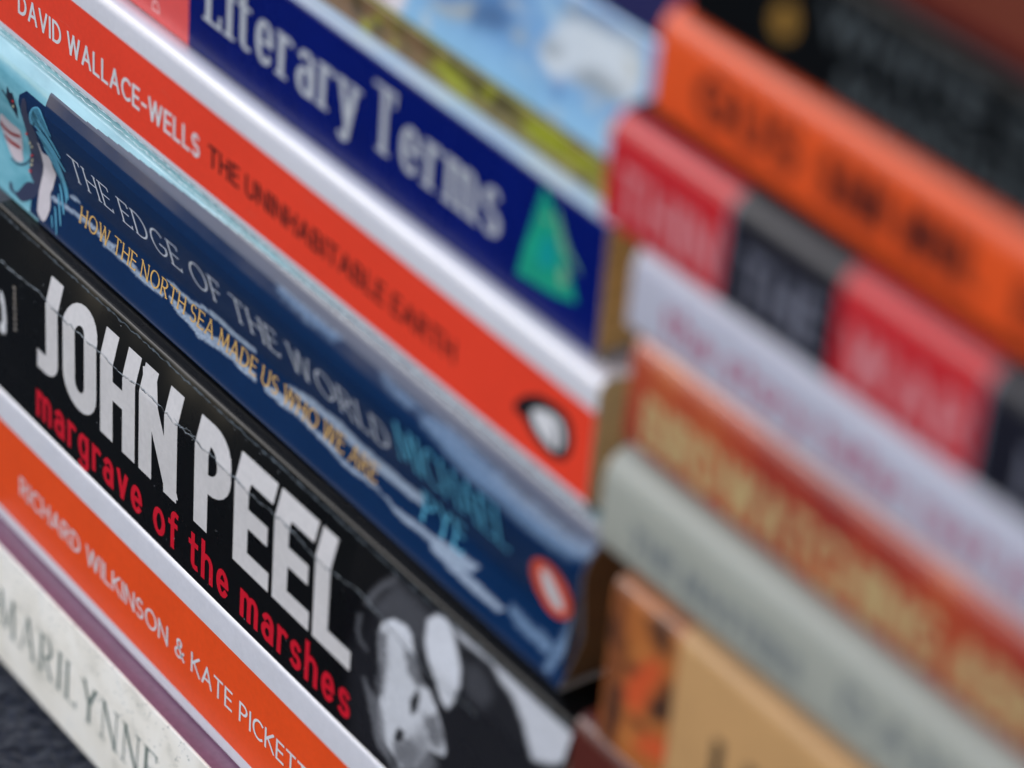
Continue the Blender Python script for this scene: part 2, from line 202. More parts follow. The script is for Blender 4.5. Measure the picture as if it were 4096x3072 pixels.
# ------------------------------------------------------------------ book geometry
def arclen(o):
    s = [0]
    for a, b in zip(o[:-1], o[1:]): s.append(s[-1]+math.hypot(b[0]-a[0], b[1]-a[1]))
    return s
LEN = {k: arclen(o) for k, o in OUT.items()}
def normals(o):
    """outward normal at each outline vertex (away from the pages)"""
    res = []
    for i in range(len(o)):
        a, b = o[max(i-1, 0)], o[min(i+1, len(o)-1)]
        dy, dz = b[0]-a[0], b[1]-a[1]; l = math.hypot(dy, dz)
        res.append((-dz/l, dy/l))
    return res
NRM = {k: normals(o) for k, o in OUT.items()}
def at_s(book, s):
    S, o, N = LEN[book], OUT[book], NRM[book]
    i = min(max(bisect.bisect_right(S, s)-1, 0), len(S)-2)
    t = (s-S[i])/(S[i+1]-S[i])
    return tuple(o[i][j]+t*(o[i+1][j]-o[i][j]) for j in (0, 1)), tuple(N[i][j]+t*(N[i+1][j]-N[i][j]) for j in (0, 1))

SHEAR = {'navy': (-214.0, -5.5, .2)}     # book -> its two ends and how far its right end leans
def lean(book, x, z):
    if book not in SHEAR: return x
    x0, x1, sh = SHEAR[book]; f = max(0, ((x-x0)/(x1-x0)-.5)*2)
    return x+sh*(z-.5*(OUT[book][0][1]+OUT[book][-1][1]))*f**4

def dent(book, x, s, nz):
    """soft unevenness of a handled cover where it turns over at the top of the spine"""
    if nz < .2 or s > LEN[book][-2]+6: return 0
    k = min(1, (nz-.2)/.3)
    return k*(.2*noise.noise(Vector((x*.03, len(book)*3.7, 0)))+.09*noise.noise(Vector((x*.11, len(book)*1.3, 4))))

def link(name, me, mats, parent):
    ob = bpy.data.objects.new(name, me); C.objects.link(ob)
    for m in mats: me.materials.append(m)
    ob.parent = parent
    return ob

def make_cover(book, x0, x1, zones, parent, thick=.4, shear=0.0, name='cover'):
    """board bent round the block; zones = [(s0, s1, xa, xb, material)], the first is the ground colour"""
    o, S = OUT[book], LEN[book]
    zmid = .5*(o[0][1]+o[-1][1])
    cuts = set(S)
    xs = {x0, x1}
    for z in zones[1:]:
        for v in z[:2]:
            if S[0] < v < S[-1]: cuts.add(v)
        for v in z[2:4]:
            if x0 < v < x1: xs.add(v)
    cl = sorted(cuts); cl = [cl[0]]+[b for a, b in zip(cl[:-1], cl[1:]) if b-a > 1e-4]
    k = int((x1-x0)/3.5)
    for i in range(1, k): xs.add(x0+(x1-x0)*i/k)
    xl = sorted(xs); xl = [xl[0]]+[b for a, b in zip(xl[:-1], xl[1:]) if b-a > .05]; xl[-1] = x1
    bm = bmesh.new()
    mats = []; 
    for z in zones:
        if z[4] not in mats: mats.append(z[4])
    grid = {}; gin = {}
    for j, s in enumerate(cl):
        (y, z), (ny, nz) = at_s(book, s)
        for i, x in enumerate(xl):
            f = (x-x0)/(x1-x0)
            wob = dent(book, x, s, nz)
            xx = lean(book, x, z)
            grid[i, j] = bm.verts.new((xx*MM, (y+ny*wob)*MM, (z+nz*wob-GROUND)*MM))
            gin[i, j] = bm.verts.new((xx*MM, (y-ny*thick)*MM, (z-nz*thick-GROUND)*MM))
    nx, ns = len(xl), len(cl)
    for j in range(ns-1):
        sm = .5*(cl[j]+cl[j+1])
        for i in range(nx-1):
            xm = .5*(xl[i]+xl[i+1]); mi = 0
            for z in zones[1:]:
                if z[0] <= sm <= z[1] and z[2] <= xm <= z[3]: mi = mats.index(z[4])
            f = bm.faces.new((grid[i, j], grid[i, j+1], grid[i+1, j+1], grid[i+1, j])); f.material_index = mi; f.smooth = True
            f = bm.faces.new((gin[i, j], gin[i+1, j], gin[i+1, j+1], gin[i, j+1])); f.material_index = len(mats); f.smooth = True
    for j in range(ns-1):
        for i in (0, nx-1):
            f = bm.faces.new((grid[i, j], gin[i, j], gin[i, j+1], grid[i, j+1])); f.material_index = len(mats)
    for i in range(nx-1):
        for j in (0, ns-1):
            f = bm.faces.new((grid[i, j], grid[i+1, j], gin[i+1, j], gin[i, j])); f.material_index = len(mats)
    bmesh.ops.recalc_face_normals(bm, faces=bm.faces)
    for e in bm.edges:
        if len(e.link_faces) == 2 and e.calc_face_angle(0) > math.radians(50): e.smooth = False
    me = bpy.data.meshes.new(name); bm.to_mesh(me); bm.free()
    return link(name, me, mats+[paper('cover_inside', (.62, .6, .55), .7, 0)], parent)

def make_pages(book, x0, x1, mat, parent, inset=.55, back=3.0, end=.6, shear=0.0):
    """the leaves: inner outline of the cover filled, a little shorter than the boards"""
    o, N = OUT[book], NRM[book]
    zmid = .5*(o[0][1]+o[-1][1])
    pts = []
    for (y, z), (ny, nz) in zip(o, N):
        yy, zz = y-ny*inset, z-nz*inset
        pts.append((min(yy, o[0][0]-back), zz))
    bm = bmesh.new()
    def sh(z, on): return shear*(z-zmid) if on else 0
    a = [bm.verts.new(((x0+end)*MM, y*MM, (z-GROUND)*MM)) for y, z in pts]
    b = [bm.verts.new(((x1-end+sh(z, True))*MM, y*MM, (z-GROUND)*MM)) for y, z in pts]
    n = len(pts)
    for i in range(n):
        bm.faces.new((a[i], a[(i+1) % n], b[(i+1) % n], b[i]))
    for ring in (a, b):
        f = bm.faces.new(ring); bmesh.ops.triangulate(bm, faces=[f])
    bmesh.ops.recalc_face_normals(bm, faces=bm.faces)
    me = bpy.data.meshes.new('page_block'); bm.to_mesh(me); bm.free()
    return link('page_block', me, [mat], parent)

def wrap(book, bm, lift=.035):
    """bend a flat (x, s, layer) mesh on to the outline of a book"""
    S = LEN[book]
    lo = min(v.co.y for v in bm.verts); hi = max(v.co.y for v in bm.verts)
    for s in S:
        if lo < s < hi:
            bmesh.ops.bisect_plane(bm, geom=bm.verts[:]+bm.edges[:]+bm.faces[:], plane_co=(0, s, 0), plane_no=(0, 1, 0), dist=1e-5)
    for v in bm.verts:
        (y, z), (ny, nz) = at_s(book, v.co.y); h = lift+v.co.z+dent(book, v.co.x, v.co.y, nz)
        v.co = Vector((lean(book, v.co.x, z)*MM, (y+ny*h)*MM, (z+nz*h-GROUND)*MM))

def print_on(book, name, bm, mat, parent, lift=.035):
    wrap(book, bm, lift)
    bmesh.ops.recalc_face_normals(bm, faces=bm.faces)
    for f in bm.faces:
        f.smooth = True
        if f.normal.y > 0: f.normal_flip()
    me = bpy.data.meshes.new(name); bm.to_mesh(me); bm.free()
    return link(name, me, [mat], parent)

def smooth_poly(p, n=2):
    for _ in range(n):
        q = []
        for i in range(len(p)):
            a, b = p[i], p[(i+1) % len(p)]
            q += [(a[0]*.75+b[0]*.25, a[1]*.75+b[1]*.25), (a[0]*.25+b[0]*.75, a[1]*.25+b[1]*.75)]
        p = q
    return p
def polys_bm(polys, rnd=2, layer=.004):
    bm = bmesh.new()
    for k, p in enumerate(polys):
        if len(p) < 3: continue
        if rnd: p = smooth_poly(p, rnd)
        f = bm.faces.new([bm.verts.new((x, s, k*layer)) for x, s in p])
        bmesh.ops.triangulate(bm, faces=[f], ngon_method='EAR_CLIP')
    return bm
def sdist(px, py, poly):
    """signed distance to a polygon, positive inside"""
    d = 1e9; ins = False; j = len(poly)-1
    for i in range(len(poly)):
        (x1, y1), (x2, y2) = poly[j], poly[i]
        ex, ey = x2-x1, y2-y1; wx, wy = px-x1, py-y1
        t = max(0, min(1, (wx*ex+wy*ey)/(ex*ex+ey*ey+1e-12)))
        dx, dy = wx-ex*t, wy-ey*t; d = min(d, dx*dx+dy*dy)
        if (y1 > py) != (y2 > py) and px < (x2-x1)*(py-y1)/(y2-y1)+x1: ins = not ins
        j = i
    d = math.sqrt(d)
    return d if ins else -d
def soft_picture(book, name, xa, xb, sa, sb, step, base, layers, parent, lift=.04, rough=.27, seed=0, coat=.05, spec=.24):
    """a printed picture with soft tones: a fine sheet on the spine whose ink colours blend from shape to shape;
    layers = (polygon, colour, softness mm, raggedness mm, grain)"""
    nx, ns = int((xb-xa)/step)+1, int((sb-sa)/step)+1
    boxes = [(min(p[0] for p in L[0]), max(p[0] for p in L[0]), min(p[1] for p in L[0]), max(p[1] for p in L[0])) for L in layers]
    bm = bmesh.new(); lay = bm.verts.layers.float_color.new('ink'); V = []
    for j in range(ns):
        for i in range(nx):
            x, s = xa+(xb-xa)*i/(nx-1), sa+(sb-sa)*j/(ns-1)
            c = base
            for L, bx in zip(layers, boxes):
                m = L[2]+L[3]
                if x < bx[0]-m or x > bx[1]+m or s < bx[2]-m or s > bx[3]+m: continue
                d = sdist(x, s, L[0])
                if L[3]: d += L[3]*(noise.noise(Vector((x*.5, s*1.3, seed)))+.6*noise.noise(Vector((x*1.9, s*4, seed+3))))
                t = max(0, min(1, .5+d/(2*L[2]))); t = t*t*(3-2*t)
                if L[4]: t *= max(0, min(1, 1-L[4]*(.5+noise.noise(Vector((x*.9, s*2.2, seed+7)))+.5*noise.noise(Vector((x*2.6, s*6, seed+9))))))
                c = tuple(a+(b-a)*t for a, b in zip(c, L[1]))
            v = bm.verts.new((x, s, 0)); v[lay] = (*c, 1); V.append(v)
    for j in range(ns-1):
        for i in range(nx-1): bm.faces.new((V[j*nx+i], V[j*nx+i+1], V[(j+1)*nx+i+1], V[(j+1)*nx+i]))
    return print_on(book, name, bm, paper('picture_print_%02d_%02d' % (rough*100, coat*100), (1, 1, 1), rough, coat, .07, attr='ink', spec=spec), parent, lift)

def art(book, key, name, mat, parent, lift=.035, rnd=2):
    return print_on(book, name, polys_bm(ART[key], rnd), mat, parent, lift)
def rect(xa, xb, sa, sb): return [(xa, sa), (xb, sa), (xb, sb), (xa, sb)]

# ------------------------------------------------------------------ lettering drawn with strokes
def arc(cx, cy, rx, ry, a0, a1, n=12):
    return [(cx+rx*math.cos(math.radians(a0+(a1-a0)*k/n)), cy+ry*math.sin(math.radians(a0+(a1-a0)*k/n))) for k in range(n+1)]
X = .66   # x-height
G = {
 'A': (.62, [[(0, 0), (.31, 1)], [(.31, 1), (.62, 0)], [(.13, .32), (.49, .32)]]),
 'B': (.5, [[(0, 0), (0, 1)], [(0, 1), (.24, 1)]+arc(.24, .76, .2, .24, 90, -90)+[(0, .52)], [(0, .52), (.27, .52)]+arc(.27, .26, .23, .26, 90, -90)+[(0, 0)]]),
 'C': (.58, [arc(.36, .5, .36, .5, 52, 308, 18)]),
 'D': (.58, [[(0, 0), (0, 1)], [(0, 1), (.16, 1)]+arc(.16, .5, .42, .5, 90, -90, 16)+[(0, 0)]]),
 'E': (.42, [[(0, 0), (0, 1)], [(0, 1), (.42, 1)], [(0, .52), (.37, .52)], [(0, 0), (.42, 0)]]),
 'F': (.4, [[(0, 0), (0, 1)], [(0, 1), (.4, 1)], [(0, .52), (.35, .52)]]),
 'G': (.66, [arc(.36, .5, .36, .5, 52, 335, 18)+[(.68, .46)], [(.42, .46), (.68, .46)]]),
 'H': (.56, [[(0, 0), (0, 1)], [(.56, 0), (.56, 1)], [(0, .52), (.56, .52)]]),
 'I': (.0, [[(0, 0), (0, 1)]]),
 'J': (.32, [[(.3, 1), (.3, .22)]+arc(.12, .2, .18, .2, 0, -110, 8)]),
 'K': (.52, [[(0, 0), (0, 1)], [(.5, 1), (.02, .46)], [(.15, .58), (.54, 0)]]),
 'L': (.4, [[(0, 1), (0, 0)], [(0, 0), (.4, 0)]]),
 'M': (.74, [[(0, 0), (.06, 1)], [(.06, 1), (.37, .12)], [(.37, .12), (.68, 1)], [(.68, 1), (.74, 0)]]),
 'N': (.6, [[(0, 0), (0, 1)], [(0, 1), (.6, 0)], [(.6, 0), (.6, 1)]]),
 'O': (.74, [arc(.37, .5, .37, .5, 90, 450, 24)]),
 'P': (.46, [[(0, 0), (0, 1)], [(0, 1), (.2, 1)]+arc(.2, .73, .26, .27, 90, -90)+[(0, .46)]]),
 'R': (.5, [[(0, 0), (0, 1)], [(0, 1), (.2, 1)]+arc(.2, .74, .25, .26, 90, -90)+[(0, .48)], [(.2, .48), (.5, 0)]]),
 'S': (.44, [arc(.22, .745, .2, .255, 40, 270, 12)+arc(.22, .25, .22, .25, 88, -140, 12)]),
 'T': (.52, [[(0, 1), (.52, 1)], [(.26, 1), (.26, 0)]]),
 'U': (.56, [[(0, 1), (0, .28)]+arc(.28, .28, .28, .28, 180, 360)+[(.56, 1)]]),
 'V': (.58, [[(0, 1), (.29, 0)], [(.29, 0), (.58, 1)]]),
 'W': (.9, [[(0, 1), (.22, 0)], [(.22, 0), (.45, 1)], [(.45, 1), (.68, 0)], [(.68, 0), (.9, 1)]]),
 'Y': (.54, [[(0, 1), (.27, .48)], [(.54, 1), (.27, .48)], [(.27, .48), (.27, 0)]]),
 '&': (.6, [[(.6, 0), (.16, .68)]+arc(.28, .8, .14, .2, 200, -40, 10)+[(.1, .42)]+arc(.22, .24, .2, .24, 150, 310, 10)+[(.58, .42)]]),
 '-': (.26, [[(0, .42), (.26, .42)]]),
 'a': (.42, [arc(.22, X-.2, .19, .2, 150, 0, 8)+[(.41, 0)], arc(.2, .19, .2, .2, 90, 450, 14)]),
 'e': (.44, [arc(.22, X*.5, .21, X*.5, 4, 318, 16), [(.04, X*.5), (.43, X*.5)]]),
 'f': (.3, [arc(.28, .82, .15, .18, 70, 180, 6)+[(.13, 0)], [(0, X), (.3, X)]]),
 'g': (.44, [arc(.21, X*.52, .21, X*.48, 90, 450, 14), [(.42, X), (.42, -.12)]+arc(.21, -.12, .21, .18, 0, -150, 8)]),
 'h': (.42, [[(0, 0), (0, 1)], [(0, X*.6)]+arc(.21, X*.68, .21, X*.32, 170, 0, 8)+[(.42, 0)]]),
 'i': (.0, [[(0, 0), (0, X)], [(0, .88), (0, .96)]]),
 'l': (.0, [[(0, 0), (0, 1)]]),
 'm': (.7, [[(0, 0), (0, X)], [(0, X*.6)]+arc(.175, X*.7, .175, X*.3, 170, 0, 7)+[(.35, 0)], [(.35, X*.6)]+arc(.525, X*.7, .175, X*.3, 170, 0, 7)+[(.7, 0)]]),
 'n': (.42, [[(0, 0), (0, X)], [(0, X*.6)]+arc(.21, X*.68, .21, X*.32, 170, 0, 8)+[(.42, 0)]]),
 'o': (.46, [arc(.23, X*.5, .23, X*.5, 90, 450, 18)]),
 'r': (.26, [[(0, 0), (0, X)], [(0, X*.58)]+arc(.2, X*.68, .2, X*.32, 170, 60, 6)]),
 's': (.36, [arc(.18, X*.74, .165, X*.26, 35, 270, 10)+arc(.18, X*.25, .18, X*.25, 88, -140, 10)]),
 't': (.3, [[(.12, .9), (.12, .14)]+arc(.25, .14, .13, .14, 180, 290, 6), [(0, X), (.3, X)]]),
 'u': (.42, [[(0, X), (0, .2)]+arc(.2, .2, .2, .2, 180, 340, 8), [(.42, X), (.42, 0)]]),
 'v': (.42, [[(0, X), (.21, 0)], [(.21, 0), (.42, X)]]),
 'y': (.44, [[(0, X), (.22, .02)], [(.44, X), (.2, -.14)]+arc(.1, -.16, .1, .1, 0, -140, 5)]),
}
for ch, (w, st) in {
 # broad narrow capitals with angled corners for the big white title
 'J!': (.19, [[(.17, 1), (.17, .2)]+arc(.06, .18, .11, .13, 0, -100, 6)]),
 'O!': (.3, [[(0, .5), (0, .78)]+arc(.15, .78, .15, .22, 180, 0, 12)+[(.3, .22)]+arc(.15, .22, .15, .22, 0, -180, 12)+[(0, .5)]]),
 'H!': (.3, [[(0, 0), (0, 1)], [(.3, 0), (.3, 1)], [(0, .5), (.3, .5)]]),
 'N!': (.33, [[(0, 0), (0, 1)], [(0, 1), (.33, 0)], [(.33, 0), (.33, 1)]]),
 'P!': (.3, [[(0, 0), (0, 1)], [(0, 1), (.08, 1)]+arc(.08, .73, .22, .27, 90, -90, 12)+[(0, .46)]]),
 'E!': (.28, [[(0, 0), (0, 1)], [(0, 1), (.28, 1)], [(0, .5), (.25, .5)], [(0, 0), (.28, 0)]]),
 'L!': (.28, [[(0, 1), (0, 0)], [(0, 0), (.28, 0)]])}.items(): G[ch] = (w, st)

def stroke(bm, pts, tv, th, layer, clip=None):
    """ribbon along a polyline: thickness tv across uprights, th across level strokes"""
    p = [pts[0]]
    for q in pts[1:]:
        if math.hypot(q[0]-p[-1][0], q[1]-p[-1][1]) > 1e-4: p.append(q)
    closed = math.hypot(p[0][0]-p[-1][0], p[0][1]-p[-1][1]) < 1e-3 and len(p) > 4
    if closed: p = p[:-1]
    n = len(p)
    if n < 2: return
    def off(d):
        """half thickness vector for a direction: an ellipse-shaped pen"""
        l = math.hypot(*d); dx, dy = d[0]/l, d[1]/l
        w = math.sqrt((tv*dy)**2+(th*dx)**2)*.5
        return -dy*w, dx*w, w, dx, dy
    V = []
    for i in range(n):
        prv = p[(i-1) % n] if (closed or i > 0) else None
        nxt = p[(i+1) % n] if (closed or i < n-1) else None
        d1 = (p[i][0]-prv[0], p[i][1]-prv[1]) if prv else None
        d2 = (nxt[0]-p[i][0], nxt[1]-p[i][1]) if nxt else None
        if d1 is None: d1 = d2
        if d2 is None: d2 = d1
        l1, l2 = math.hypot(*d1), math.hypot(*d2)
        d = (d1[0]/l1+d2[0]/l2, d1[1]/l1+d2[1]/l2)
        if math.hypot(*d) < .2: d = d2
        ox, oy, w, dx, dy = off(d)
        cosh = max(.45, (1+(d1[0]*d2[0]+d1[1]*d2[1])/(l1*l2))*.5)**.5
        ex = ey = 0
        if not closed and (i == 0 or i == n-1):
            e = (th if abs(dy) > abs(dx) else tv)*.5*(-1 if i == 0 else 1); ex, ey = dx*e, dy*e
        V.append((bm.verts.new((p[i][0]+ox/cosh+ex, p[i][1]+oy/cosh+ey, layer)), bm.verts.new((p[i][0]-ox/cosh+ex, p[i][1]-oy/cosh+ey, layer))))
    m = n if closed else n-1
    for i in range(m):
        a, b = V[i], V[(i+1) % n]
        bm.faces.new((a[0], b[0], b[1], a[1]))

def lettering(book, name, txt, xa, xb, s0, s1, tv, th, mat, parent, gap=.16, space=.34, serif=0, lift=.05, width=1.0, clip=True, turn=False, caps_special=False):
    """write txt along the spine from xa to xb, baseline s0, capital height up to s1"""
    H = s1-s0
    keys = [(c+'!') if caps_special and c != ' ' else c for c in txt]
    adv = 0; pos = []
    for c in keys:
        if c == ' ': adv += space; pos.append(None); continue
        pos.append(adv); adv += G[c][0]*width+gap
    total = max(adv-gap, .1)
    nl = len([c for c in keys if c != ' '])
    ink = .55*tv                       # stems take part of the set width
    k = (xb-xa-tv-ink*(nl-1))/total
    bm = bmesh.new(); 
    gi = -1
    for c, a in zip(keys, pos):
        if a is None: continue
        gi += 1
        for li, st in enumerate(G[c][1]):
            pts = [(xa+tv/2+(a+x*width)*k+gi*ink, s0+th/2+y*(H-th)) for x, y in st]
            lay = li*.003+(gi % 2)*.0135
            if serif == 0: stroke(bm, pts, tv, th, lay)
            else:
                closed = len(pts) > 4
                d = (pts[-1][0]-pts[0][0], pts[-1][1]-pts[0][1])
                # upstrokes of A, M, N, V, W, Y are hairlines
                thin = len(pts) == 2 and abs(d[1]) > .5*H and ((c in 'AVMWY' and d[0]*d[1] > 0) or (c == 'N' and abs(d[0]) < 1e-6) or (c == 'M' and li == 0) or (c == 'W' and li in (1, 3)) or (c == 'V' and li == 1) or (c == 'A' and li == 0))
                stroke(bm, pts, th*1.1 if thin else tv, th, lay)
                for q in (pts[0], pts[-1]):
                    y = (q[1]-s0-th/2)/(H-th)
                    o = pts[1] if q is pts[0] else pts[-2]
                    if min(abs(y), abs(y-1), abs(y-X)) < .02 and abs(o[1]-q[1]) > 1.2*abs(o[0]-q[0]) and c not in 'OCGSeosag':
                        stroke(bm, [(q[0]-serif, q[1]), (q[0]+serif, q[1])], th, th*.8, lay+.0015)
                    elif c in 'ETFLZ' and abs(o[1]-q[1]) < 1e-6 and min(abs(y), abs(y-1)) < .02 and abs(q[0]-xa-tv/2-a*k-gi*ink) > .15*k:
                        sg = -1 if y > .5 else 1
                        stroke(bm, [(q[0], q[1]), (q[0]+.02*k, q[1]+sg*serif*1.3)], th*1.2, th, lay+.0015)
    if clip and txt.upper() == txt:
        for co, no in (((0, s0, 0), (0, -1, 0)), ((0, s1, 0), (0, 1, 0))):
            bmesh.ops.bisect_plane(bm, geom=bm.verts[:]+bm.edges[:]+bm.faces[:], plane_co=co, plane_no=no, clear_outer=True, dist=1e-5)
    if turn:   # letters run up the spine instead of along it
        mx, ms = .5*(xa+xb), .5*(s0+s1)
        for v in bm.verts:
            dx, ds = v.co.x-mx, v.co.y-ms; v.co.x, v.co.y = mx-ds, ms+dx
    bmesh.ops.triangulate(bm, faces=bm.faces[:])
    return print_on(book, name, bm, mat, parent, lift)

GROUP_L = 'books in the left stack'; GROUP_R = 'books in the right stack'
def book_root(label, x, y, z, group, name='paperback_book'):
    r = bpy.data.objects.new(name, None); C.objects.link(r)
    r.empty_display_size = .01
    r['label'] = label; r['category'] = 'book'; r['group'] = group
    return r
def seat(root, x, y, z):
    """stand the empty at the book's own base and keep the parts where they are"""
    v = Vector((x*MM, y*MM, (z-GROUND)*MM)); root.location = v
    for ch in root.children:
        if ch.type == 'MESH' and not ch.get('seated'):
            ch.data.transform(Matrix.Translation(-v))
            for g in ch.children: g.data.transform(Matrix.Translation(-v))
    return root

WHITE = paper('white_laminate', (.73, .71, .745), .32, .4, spec=.55)
INKW = paper('white_ink', (.74, .72, .72), .34, .2)
OLDPAGES = pages('aged_pages', rgb(232, 194, 132)); PALEPAGES = pages('cream_pages', rgb(214, 196, 160)); BROWNPAGES = pages('browned_pages', rgb(190, 138, 80))

# ------------------------------------------------------------------ dark fleecy cloth the stacks stand on
def spaced(lo, a, b, hi, fine, coarse):
    v = [a+k*fine for k in range(int((b-a)/fine)+1)]
    x, d = a, fine
    while x > lo: d = min(d*1.35, coarse); x -= d; v.insert(0, max(x, lo))
    x, d = b, fine
    while x < hi: d = min(d*1.35, coarse); x += d; v.append(min(x, hi))
    return sorted(set(v))
gx = spaced(-60000, -230, -110, 60000, .7, 9000); gy = spaced(-60000, -75, 2, 60000, .7, 9000)
gv = []
for y in gy:
    for x in gx:
        n1 = noise.noise(Vector((x*.11, y*.11, 0))); n2 = noise.noise(Vector((x*.42, y*.42, 3))); n3 = noise.noise(Vector((x*.9, y*.9, 7)))
        gv.append((x*MM, y*MM, (-2.2+1.1*n1+.9*n2+.5*n3)*MM))
W = len(gx)
gf = [(j*W+i, j*W+i+1, (j+1)*W+i+1, (j+1)*W+i) for j in range(len(gy)-1) for i in range(W-1)]
me = bpy.data.meshes.new('ground'); me.from_pydata(gv, [], gf)
for p_ in me.polygons: p_.use_smooth = True
fleece = bpy.data.materials.new('fleece'); fleece.use_nodes = True
nt = fleece.node_tree; n_ = nt.nodes; b_ = n_['Principled BSDF']
tc_ = n_.new('ShaderNodeTexCoord')
z1_ = n_.new('ShaderNodeTexNoise'); z1_.inputs['Scale'].default_value = 420; z1_.inputs['Detail'].default_value = 8; z1_.inputs['Roughness'].default_value = .7
nt.links.new(tc_.outputs['Object'], z1_.inputs['Vector'])
r_ = n_.new('ShaderNodeValToRGB'); r_.color_ramp.elements[0].position = .35; r_.color_ramp.elements[0].color = (.003, .004, .008, 1)
r_.color_ramp.elements[1].position = .7; r_.color_ramp.elements[1].color = (.012, .016, .033, 1)
nt.links.new(z1_.outputs['Fac'], r_.inputs[0]); nt.links.new(r_.outputs[0], b_.inputs['Base Color'])
b_.inputs['Roughness'].default_value = .95; b_.inputs['Sheen Weight'].default_value = .3
bp2 = n_.new('ShaderNodeBump'); bp2.inputs['Strength'].default_value = .9; bp2.inputs['Distance'].default_value = .001
nt.links.new(z1_.outputs['Fac'], bp2.inputs['Height']); nt.links.new(bp2.outputs[0], b_.inputs['Normal'])
g = bpy.data.objects.new('ground', me); C.objects.link(g); me.materials.append(fleece)
g['kind'] = 'structure'; g['label'] = 'dark blue-grey fleecy cloth under the stacks'


# loose fibres of the cloth, countless
rf = random.Random(9); fv, ff = [], []
for _ in range(9000):
    x, y = rf.uniform(-215, -110), rf.uniform(-62, -3)
    z = -2.2+1.1*noise.noise(Vector((x*.11, y*.11, 0)))+.9*noise.noise(Vector((x*.42, y*.42, 3)))+.5*noise.noise(Vector((x*.9, y*.9, 7)))
    a = rf.uniform(0, 6.28); l = rf.uniform(.5, 1.5); w = rf.uniform(.03, .06); up = rf.uniform(.1, .9); b0 = len(fv); bend = rf.uniform(-1, 1)
    for k in range(4):
        t = k/3; aa = a+bend*t
        px_, py_ = x+math.cos(aa)*l*t, y+math.sin(aa)*l*t; pz = z-.1+up*math.sin(t*2.6)
        fv += [((px_-math.sin(aa)*w)*MM, (py_+math.cos(aa)*w)*MM, pz*MM), ((px_+math.sin(aa)*w)*MM, (py_-math.cos(aa)*w)*MM, pz*MM)]
    for k in range(3): ff.append((b0+2*k, b0+2*k+1, b0+2*k+3, b0+2*k+2))
me = bpy.data.meshes.new('cloth_fibres'); me.from_pydata(fv, [], ff)
g = bpy.data.objects.new('cloth_fibres', me); C.objects.link(g); me.materials.append(paper('fibre', rgb(44, 52, 76), .9, 0, .3, 0, spec=.1))
g['kind'] = 'stuff'; g['label'] = 'loose dark fibres standing up from the cloth'; g['category'] = 'fibres'

rk = random.Random(21)
def blots(n, xa, xb, sa, sb, r0, r1, cols, soft, rag):
    q = []
    for _ in range(n):
        x, s = rk.uniform(xa, xb), rk.uniform(sa, sb); w, h = rk.uniform(r0, r1), rk.uniform(r0, r1)*.7
        q.append(([(x+w*math.cos(a)*rk.uniform(.6, 1.2), s+h*math.sin(a)*rk.uniform(.6, 1.2)) for a in (0, .9, 1.8, 2.7, 3.6, 4.5, 5.4)], rk.choice(cols), soft, rag, .35))
    return q
# ================================================================== the left stack, from the table up
def spine_s(book):
    """arc position of the lower and upper spine corners"""
    o, S = OUT[book], LEN[book]
    return S[1], S[-2]

XL0, XR0 = -198.0, 0.0

# ---- cream mottled book at the bottom
r = book_root('mottled cream book with grey-green serif name, lowest in the left stack', 0, 0, 0, GROUP_L)
cream = blotchy('mottled_cream', [(.25, rgb(206, 200, 186)), (.42, rgb(240, 232, 218)), (.6, rgb(247, 240, 228)), (.8, rgb(232, 228, 220))], 110, .55, .05)
plum = paper('plum_board', rgb(128, 88, 110), .35, .3, .12)
s0, s1 = LEN['cream'][1], LEN['cream'][-2]
make_cover('cream', -201, 0, [(0, 999, -999, 999, cream), (s1+.2, 999, -999, 999, plum)], r)
make_pages('cream', -201, 0, PALEPAGES, r)
lettering('cream', 'author_lettering', 'MARILYNNE', -186.5, -118.6, 137.7, 147.8, 1.25, .42, paper('sage_ink', rgb(112, 122, 114), .5, 0), r, serif=1.0, gap=.3)
lettering('cream', 'surname_lettering', 'ROBINSON', -108, -48, 137.7, 147.8, 1.25, .42, MATS['sage_ink'], r, serif=1.0, gap=.3)
bm = polys_bm([[(random.uniform(-196, -60), random.uniform(s0+1, s1-1))] for _ in range(0)])
bm.free()
sp = []
rs = random.Random(4)
for _ in range(420):
    x, s = rs.uniform(-197, -60), s1-.4-abs(rs.gauss(0, 9)); w = rs.uniform(.08, .34)
    if s < s0+.5: continue
    sp.append([(x+w*rs.uniform(.5, 1.2)*math.cos(a), s+w*rs.uniform(.4, 1)*math.sin(a)) for a in (0, 1.2, 2.4, 3.7, 5)])
print_on('cream', 'speckles', polys_bm(sp, 0, .00001), paper('grey_speckle', rgb(150, 152, 146), .7, 0), r)
seat(r, -100, 55, 12)

# ---- orange book
r = book_root('orange book with white borders and white sans capitals, between the cream and the black book', 0, 0, 0, GROUP_L)
org = paper('orange_laminate', rgb(240, 80, 28), .3, .05)
make_cover('orange', XL0, XR0, [(0, 999, -999, 999, WHITE), (131.2, 154.7, -999, 999, org)], r)
make_pages('orange', XL0, XR0, PALEPAGES, r)
lettering('orange', 'author_lettering', 'RICHARD WILKINSON & KATE PICKETT', -185.9, -73.0, 139.7, 144.7, .62, .58, INKW, r, gap=.17, space=.36)
lettering('orange', 'title_lettering', 'THE SPIRIT LEVEL', -66, -22, 139.7, 144.7, .62, .58, paper('black_ink', rgb(30, 26, 28), .4, .1), r, gap=.17)
seat(r, -100, 55, 42.7)

